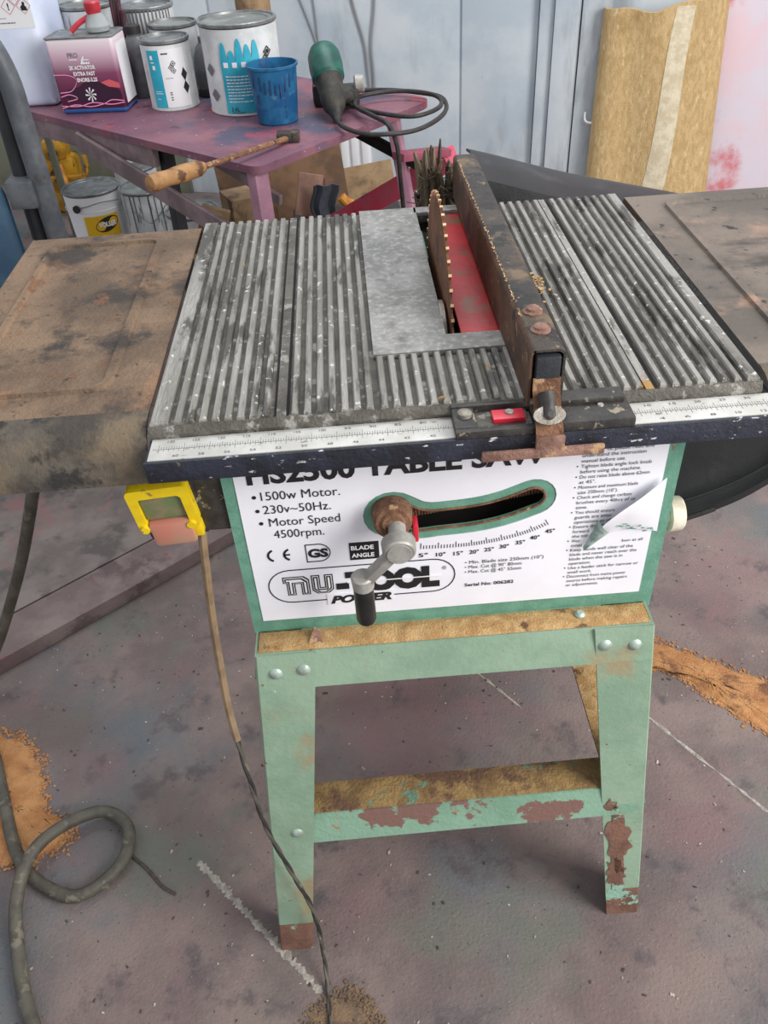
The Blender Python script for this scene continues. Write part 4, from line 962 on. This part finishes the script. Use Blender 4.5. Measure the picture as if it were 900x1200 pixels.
for s in ([(-.09, .022), (-.04, .020), (.0, .028), (.05, .022), (.09, .026)], [(-.09, .016), (-.05, .024), (-.01, .018), (.03, .024), (.055, .033), (.09, .030)], [(-.09, .10), (-.05, .098), (-.03, .085), (-.05, .06), (-.085, .055)], [(-.086, .045), (-.06, .05), (-.04, .04), (-.07, .033)]): prism(bm, [streak(s)], front_mx(-.0590), .0003)
obj('pink_streaks', bm, m_pink, acb, 0)
bm = bmn(); prism(bm, [[(.030, .076), (.06, .084), (.086, .074), (.086, .062), (.055, .066)]], front_mx(-.0582), .0003); obj('sunset_print', bm, mat('sunset_print', (206, 92, 100), rough=.4), acb, 0)
# bagged spout on the can
sp = lthing('pouring_spout', 'red plastic pouring spout in a clear bag on the activator can', 'spout', (-.43, 1.875, BZ + .189), 0)
bm = bmn(); tube(bm, catmull([(-.055, -.02, .004), (-.03, -.01, .022), (0, 0, .035), (.01, .0, .045)], 6), .007, 8); obj('tube', bm, m_redclear, sp)
bm = bmn(); lathe(bm, [(.018, .04), (.022, .05), (.022, .066), (.018, .07)], Matrix.Translation((.012, 0, 0)), 16); obj('cap', bm, m_redclear, sp)
bm = bmn(); lathe(bm, [(.03, 0), (.034, .012), (.026, .03), (.018, .042)], Matrix.Translation((.014, 0, 0)), 14); obj('bag', bm, m_clear, sp)
# brushes
e = thing('brush_jar', 'dark jar of paint brushes between the white tins at the back', 'brushes', (-.415, 2.03, BZ))
bm = bmn(); lathe(bm, [(.03, 0), (.032, .004), (.032, .10), (.03, .10)], Matrix.Translation((-.415, 2.03, BZ)), 20); obj('jar', bm, m_rubber, e)
rnd = random.Random(8)
for k in range(9):
    a = rnd.random() * 6.28; bm = bmn(); p = Vector((-.415 + .012 * math.cos(a), 2.03 + .012 * math.sin(a), BZ + .02)); q = p + Vector((.03 * math.cos(a), .03 * math.sin(a), rnd.uniform(.17, .24)))
    tube(bm, [p, p.lerp(q, .5), q], .0055, 6, rfun=lambda t: .7 + .5 * t); obj('brush', bm, m_brush, e)
# jerrycan
jc = lthing('jerrycan', 'tall white plastic jerrycan with hazard labels at the bench end', 'jerrycan', (-.695, 2.035, BZ), math.radians(-4))
bm = bmn(); box(bm, -.125, .115, -.11, .11, 0, .36, .022, seg=3); box(bm, -.06, .06, -.05, .05, .35, .39, .015); jb = obj('body', bm, m_jug, jc)
bm = bmn(); lathe(bm, [(.03, .388), (.03, .415), (.026, .418)], Matrix.Translation((.0, 0, 0)), 20); obj('cap', bm, m_bluecan, jc)
bm = bmn(); box(bm, -.10, .110, -.1108, -.1100, .200, .335); obj('paper_label', bm, m_tinlabel, jb)
def flat_diamond(bm, cx, cz, s, y, hole=.86):
    P = [(cx, cz - s), (cx + s, cz), (cx, cz + s), (cx - s, cz)]; Q = [(cx, cz - s * hole), (cx + s * hole, cz), (cx, cz + s * hole), (cx - s * hole, cz)]
    prism(bm, [P, Q], front_mx(y), .0003)
bm = bmn()
for cx, cz in ((.050, .252), (.071, .273), (.092, .252)): flat_diamond(bm, cx, cz, .020, -.1110, .9)
obj('diamond_frames', bm, mat('diamond_red', (196, 120, 130), rough=.5), jb, 0)
JA = on_plane(-.1113)
text('!', .0482, .0522, .244, .016, m_ink, jb, JA, .04); 
bm = bmn(); prism(bm, [[(x_ + .027, z_ - .006) for x_, z_ in ((.058, .247), (.074, .247), (.072, .256), (.069, .258), (.070, .266), (.064, .268), (.062, .260), (.056, .256))]], front_mx(-.1111), .0003); prism(bm, [[(x_ + .028, z_ - .009) for x_, z_ in ((.037, .274), (.043, .283), (.049, .274), (.051, .282), (.044, .295), (.036, .284))]], front_mx(-.1111), .0003); obj('hazard_marks', bm, m_ink, jb, 0)
print_bars(dashes(-.02, .022, .236, .006, 90, 6) + dashes(.012, .058, .212, .003, 91, 8) + dashes(-.018, .035, .224, .0015, 92, 8), m_inkg, jb, JA)
# blue cup
x, y = .058, 1.600
e = thing('measuring_cup', 'translucent blue plastic measuring cup on the bench in front of the large tin', 'cup', (x, y, BZ))
bm = bmn(); lathe(bm, [(.048, 0), (.052, .004), (.062, .128), (.066, .130), (.066, .136), (.062, .136), (.050, .008), (.002, .006)], Matrix.Translation((x, y, BZ)), 36); cb = obj('cup', bm, m_cup, e)
bm = bmn(); rnd = random.Random(2)
for k in range(9):
    a = -2.6 + k * .22; z = rnd.uniform(.02, .06); cyl_patch(bm, x, y, .0605, a, a + .08, BZ + z + .03, BZ + z + rnd.uniform(.05, .075), 2)
for k in range(6): cyl_patch(bm, x, y, .0575, -1.1, -1.0, BZ + .02 + k * .012, BZ + .023 + k * .012, 2)
obj('scale_print', bm, mat('dark_blue_print', (24, 60, 100), rough=.4), cb, 60)
# angle grinder
g = thing('angle_grinder', 'teal green angle grinder with black nose lying on the bench', 'grinder', (.20, 1.60, BZ))
bm = bmn(); p0 = Vector((.205, 1.575, BZ + .045)); p1 = Vector((.185, 1.70, BZ + .15)); mx, L_ = frame(p0, p1)
lathe(bm, [(.020, -.030), (.028, -.02), (.032, .0), (.033, .04), (.037, .062)], mx, 20); gd = obj('motor_housing', bm, m_grinderd, g)
bm = bmn(); lathe(bm, [(.035, .058), (.042, .066), (.044, .10), (.042, .13), (.034, .148), (.014, .153)], mx, 24); obj('green_casing', bm, m_grinder, g)
bm = bmn(); lathe(bm, [(.010, -.06), (.012, -.05), (.016, -.04), (.022, -.028)], mx, 14); obj('cable_boot', bm, m_rubber, g)
bm = bmn(); box(bm, .215, .275, 1.66, 1.74, BZ, BZ + .05, .014); cyl(bm, (.245, 1.66, BZ + .03), (.20, 1.60, BZ + .05), .018, seg=12); obj('gear_head', bm, m_grinderd, g)
bm = bmn(); cyl(bm, (.262, 1.69, BZ + .055), (.290, 1.69, BZ + .055), .022, seg=16, bev=.004); obj('flange', bm, m_zinc, g)
bm = bmn(); box(bm, .150, .20, 1.70, 1.80, BZ, BZ + .055, .012); obj('battery_foot', bm, m_rubber, g)
lo = [(.206, 1.54, .845), (.221, 1.461, .835), (.27, 1.385, .834), (.33, 1.365, .834), (.40, 1.395, .830), (.46, 1.462, .833), (.494, 1.563, .832), (.490, 1.665, .834), (.436, 1.725, .834), (.358, 1.775, .834), (.276, 1.79, .834), (.227, 1.765, .834), (.243, 1.654, .836), (.309, 1.53, .842), (.40, 1.47, .842), (.47, 1.53, .842), (.482, 1.62, .843), (.44, 1.69, .843), (.36, 1.72, .843), (.275, 1.69, .842), (.262, 1.60, .842), (.30, 1.49, .845), (.334, 1.405, .844), (.352, 1.385, .80), (.358, 1.40, .72), (.365, 1.44, .64), (.372, 1.48, .52)]
bm = bmn(); tube(bm, catmull(lo, 7), .0058, 8); obj('cable', bm, m_rubber, g, label='black mains cable looped on the bench')
# hand tool with wooden handle
ht = thing('hand_tool', 'rusty iron hand tool with a worn wooden handle across the bench edge', 'hand tool', (-.02, 1.28, BZ + .002))
a = Vector((-.192, 1.075, BZ + .030)); b = Vector((-.090, 1.190, BZ + .022)); c = Vector((.10, 1.415, BZ + .010))
bm = bmn(); mx, L_ = frame(a, b); lathe(bm, [(.006, 0), (.016, .004), (.019, .02), (.0165, .05), (.019, .09), (.017, L_ - .015), (.011, L_)], mx, 18); obj('handle', bm, m_wood, ht)
bm = bmn(); tube(bm, [b - (c - b) * .02, b.lerp(c, .4), c], .0068, 8); obj('shaft', bm, m_rust, ht)
bm = bmn(); box(bm, .062, .118, 1.395, 1.432, BZ, BZ + .024, .006); obj('iron_head', bm, m_fence, ht)

# ------------------------------------------------------------------ under and behind the bench
e, b_ = tin('paint_pail', 'white pail with a yellow label and wire handle standing under the bench', -.872, 2.94, .122, .27, 0, m_tinlabel, m_tin, taper=.93)
bm = bmn(); cyl_patch(bm, -.872, 2.94, .1225, -1.80, -.60, .085, .180, 16); obj('yellow_label', bm, m_volleryel, b_, 60)
f = on_cyl(-.872, 2.94, .1235, -1.38); bm = bmn(); t = bmesh.new()
cv = t.verts.new(f(.042, .142)); ringv = [t.verts.new(f(.042 + .052 * math.cos(2 * PI * k / 28), .142 + .030 * math.sin(2 * PI * k / 28) + .010 * math.cos(2 * PI * k / 28))) for k in range(28)]
for k in range(28): t.faces.new((cv, ringv[k], ringv[(k + 1) % 28]))
merge(bm, t); obj('dark_oval', bm, m_vollerblk, b_, 0)
text('VOLLER', .004, .082, .133, .020, m_whiteink, b_, on_cyl(-.872, 2.94, .1245, -1.38), .04)
bm = bmn(); lathe(bm, [(.1225, .196), (.1245, .198), (.1225, .200)], Matrix.Translation((-.872, 2.94, 0)), 40, False); obj('body_ring', bm, m_tinlabel, e)
q = on_cyl(-.872, 2.94, .124, -1.95)
bm = bmn(); cyl(bm, q(0, .215), tuple(Vector(q(0, .215)) + Vector((-.003, -.008, 0))), .016, seg=14); obj('handle_ear', bm, m_rubber, e)
bm = bmn(); tube(bm, catmull([on_cyl(-.872, 2.94, .128, -1.95)(0, .215), on_cyl(-.872, 2.94, .129, -1.5)(0, .228), on_cyl(-.872, 2.94, .129, -1.1)(0, .236), on_cyl(-.872, 2.94, .128, -.4)(0, .222)], 6), .002, 5); obj('wire_handle', bm, m_tin, e)
e, b_ = tin('paint_pail', 'white pail streaked with dark paint drips under the bench', -.632, 2.90, .112, .27, 0, m_tinwhite, m_tinlid, taper=.94)
bm = bmn(); rnd = random.Random(4)
for k in range(9):
    a = -2.6 + k * .24 + rnd.uniform(-.05, .05); cyl_patch(bm, -.632, 2.90, .1125, a, a + rnd.uniform(.02, .05), .26 - rnd.uniform(.06, .24), .262, 2)
obj('drips', bm, mat('dark_drip', (60, 70, 90), rough=.5), b_, 60)
bm = bmn(); tube(bm, catmull([on_cyl(-.632, 2.90, .116, -2.0)(0, .20), on_cyl(-.632, 2.90, .118, -1.4)(0, .15), on_cyl(-.632, 2.90, .116, -.7)(0, .21)], 6), .002, 5); obj('wire_handle', bm, m_tin, e)
e, b_ = tin('paint_pail', 'small white tin standing behind the drip-streaked pail', -.735, 3.22, .095, .26, 0, m_tinwhite, m_tin)
e, b_ = tin('paint_pail', 'white blue-smeared tin under the bench beside its leg', -.40, 2.60, .105, .26, 0, m_tinwhite, m_tinlid)
bm = bmn()
for k in range(6): cyl_patch(bm, -.40, 2.60, .1055, -2.2 + k * .3, -2.08 + k * .3, .10 + .02 * (k % 3), .19, 2)
obj('smears', bm, mat('dark_drip', (60, 70, 90)), b_, 60)
# yellow machine
ym = thing('yellow_pump', 'dirty yellow cast machine with levers standing by the wall under the bench', 'machine', (-1.15, 3.50, 0))
bm = bmn(); box(bm, -1.26, -1.03, 3.42, 3.60, 0, .10, .02); box(bm, -1.22, -1.07, 3.44, 3.58, .09, .25, .03); obj('casting', bm, m_machine, ym)
bm = bmn(); box(bm, -1.20, -1.09, 3.42, 3.56, .24, .335, .035); obj('hood', bm, m_machine, ym)
bm = bmn(); cyl(bm, (-1.145, 3.40, .28), (-1.145, 3.43, .28), .02, seg=14); obj('port', bm, m_rubber, ym)
for x0 in (-1.25, -1.03):
    bm = bmn(); tube(bm, catmull([(x0, 3.41, .02), (x0 - .01, 3.40, .13), (x0 + .02, 3.42, .20), (x0 + .02, 3.43, .26)], 5), .012, 8); obj('side_rail', bm, m_machine, ym)
bm = bmn(); cyl(bm, (-1.13, 3.40, .23), (-1.07, 3.30, .02), .017, seg=12); obj('lever', bm, m_orange, ym)
bm = bmn(); box(bm, -1.26, -1.03, 3.39, 3.42, .16, .18, .004); obj('cross_bar', bm, m_machine, ym)
bm = bmn(); tube(bm, catmull([(-1.23, 3.45, .24), (-1.27, 3.42, .33), (-1.22, 3.40, .42), (-1.12, 3.45, .47)], 6), .008, 6); obj('rubber_hose', bm, m_rubber, ym)
# trolley at the left
tl = thing('sack_trolley', 'grey tubular sack trolley with blue plate at the left of the bench', 'trolley', (-.55, 1.35, 0))
bm = bmn(); tube(bm, catmull([(-.66, 1.38, 1.135), (-.60, 1.37, 1.13), (-.54, 1.355, 1.10), (-.51, 1.35, 1.02), (-.508, 1.35, .90), (-.509, 1.35, .66), (-.51, 1.35, .35), (-.51, 1.35, .038)], 6), .0255, 16); obj('frame_tube', bm, m_trolley, tl)
bm = bmn(); tube(bm, [(-.545, 1.38, 1.03), (-.556, 1.38, .75), (-.57, 1.38, .058)], .024, 14); obj('inner_tube', bm, m_trblack, tl)
bm = bmn(); box(bm, -.585, -.520, 1.315, 1.40, .735, .80, .006); obj('clamp_plate', bm, m_trolley, tl)
bm = bmn(); box(bm, -.75, -.592, 1.30, 1.35, .06, .80, .03, seg=3); obj('blue_plate', bm, m_blue, tl)
bm = bmn(); box(bm, -.75, -.48, 1.20, 1.40, .0365, .056, .004); obj('toe_plate', bm, m_trolley, tl)
# junk under the bench
def panel(name, label, cat, p, size, rot, m, bev=.004):
    bm = bmn(); mx = Matrix.Translation(p) @ Matrix.Rotation(math.radians(rot[2]), 4, 'Z') @ Matrix.Rotation(math.radians(rot[0]), 4, 'X') @ Matrix.Rotation(math.radians(rot[1]), 4, 'Y')
    sx, sy, sz = size; box(bm, -sx / 2, sx / 2, -sy / 2, sy / 2, 0, sz, bev, mx); return tag(obj(name, bm, m), label, cat)
panel('cardboard_sheet', 'long dusty cardboard sheet leaning under the bench end', 'cardboard', (.24, 2.66, 0), (.42, .03, .34), (-14, -9, -8), m_card)
panel('cardboard_sheet', 'brown board leaning under the middle of the bench', 'board', (-.0, 2.56, .0), (.50, .03, .44), (-16, -4, 6), m_darkcard)
panel('cardboard_box', 'open cardboard box lying under the bench behind the pink leg', 'box', (-.14, 2.34, .0), (.17, .14, .40), (0, 0, 24), m_card)
panel('card_flap', 'small pinkish card scrap hanging among the junk under the bench', 'card', (.075, 2.16, .36), (.085, .01, .14), (-10, 14, 10), mat('pinkish_card', (160, 124, 108), (136, 104, 90), 14, .9))
panel('junk_crate', 'dark plastic crate under the bench holding the junk', 'crate', (.22, 2.30, .0), (.40, .26, .30), (0, 0, 4), m_rubber, .01)
bm = bmn(); cyl(bm, (.11, 2.26, .30), (.12, 2.28, .45), .028, seg=14); cyl(bm, (.06, 2.25, .327), (.12, 2.25, .327), .026, seg=14); tag(obj('pipe_elbow', bm, mat('oxide_red', (120, 66, 56), (98, 54, 46), 20, .7)), 'oxide red pipe elbow on the junk under the bench', 'pipe')
bm = bmn(); box(bm, .205, .245, 2.13, 2.17, .30, .41, .012, None); cyl(bm, (.225, 2.13, .40), (.20, 2.13, .43), .016, seg=10); od = tag(obj('orange_tool', bm, m_orange), 'small orange power tool among the junk under the bench', 'tool')
bm = bmn(); rnd = random.Random(9); rows = []
for i in range(12): rows.append([(-.24 + .024 * i, 2.05 + .015 * j, .335 + .02 * math.sin(i * 1.1 + j) + rnd.uniform(0, .012)) for j in range(8)])
sheet(bm, rows, .008); tag(obj('work_rag', bm, m_rag, None, 60), 'crumpled teal grey rag on the junk under the bench', 'rag')
bm = bmn(); rows = []
for i in range(9): rows.append([(.10 + .011 * i + .01 * math.sin(j), 2.12 + .01 * math.sin(i * 1.4), .30 + .022 * j) for j in range(9)])
sheet(bm, rows, .006); tag(obj('grey_sack', bm, mat('slate_cloth', (72, 78, 88), (56, 60, 68), 14, .9), None, 60), 'slate grey crumpled cloth bundle beside the orange tool', 'cloth')
panel('timber_offcut', 'pale timber offcut slanting under the bench behind the wooden handle', 'timber', (-.37, 2.16, .0), (.10, .04, .42), (-6, 18, 0), m_card)

# ------------------------------------------------------------------ jute roll against the wall
jr = thing('jute_roll', 'folded tan jute underlay with a pale strip leaning against the wall', 'carpet', tuple(wp(1.22, .12, 0)))
bm = bmn(); rows = []
for i in range(25):
    z = .0 + .80 * i / 24; tz = i / 24; row = []
    cx = 1.245 - .028 * tz; hw = .238 - .03 * tz
    for j in range(33):
        u = j / 32; s = -1 + 2 * u; d = .085 * (1 - abs(s) ** 6) ** .5 + .012 * math.sin(s * 5 + z * 2) + .05 - .03 * tz
        zz = z + tz ** 3 * (.006 * math.sin(s * 7) + .05 * max(0, s + .1))
        row.append(wp(cx + hw * s, d, zz))
    rows.append(row)
sheet(bm, rows, .022); obj('roll', bm, m_carpet, jr, 60)
bm = bmn(); rows = []
for i in range(19):
    tz = i / 18; z = .0 + .815 * tz; cx = 1.245 + .005 + .055 * tz + .012 * math.sin(tz * 5); hw = .046 - .012 * tz; row = []
    for j in range(6):
        s_ = cx + hw * (-1 + 2 * j / 5); s = (s_ - (1.245 - .028 * tz)) / (.238 - .03 * tz); d = .085 * (1 - abs(s) ** 6) ** .5 + .012 * math.sin(s * 5 + z * 2) + .05 - .03 * tz + .0236
        row.append(wp(s_, d, z))
    rows.append(row)
sheet(bm, rows, .001); obj('pale_strip', bm, m_stripe, jr, 60)
bm = bmn(); lathe(bm, [(.05, 0), (.05, .26), (.042, .26), (.042, .02)], Matrix.Translation((-.005, 2.03, BZ)), 24); tag(obj('cardboard_tube', bm, m_card), 'short brown cardboard tube behind the large tin', 'tube')

flush_texts()
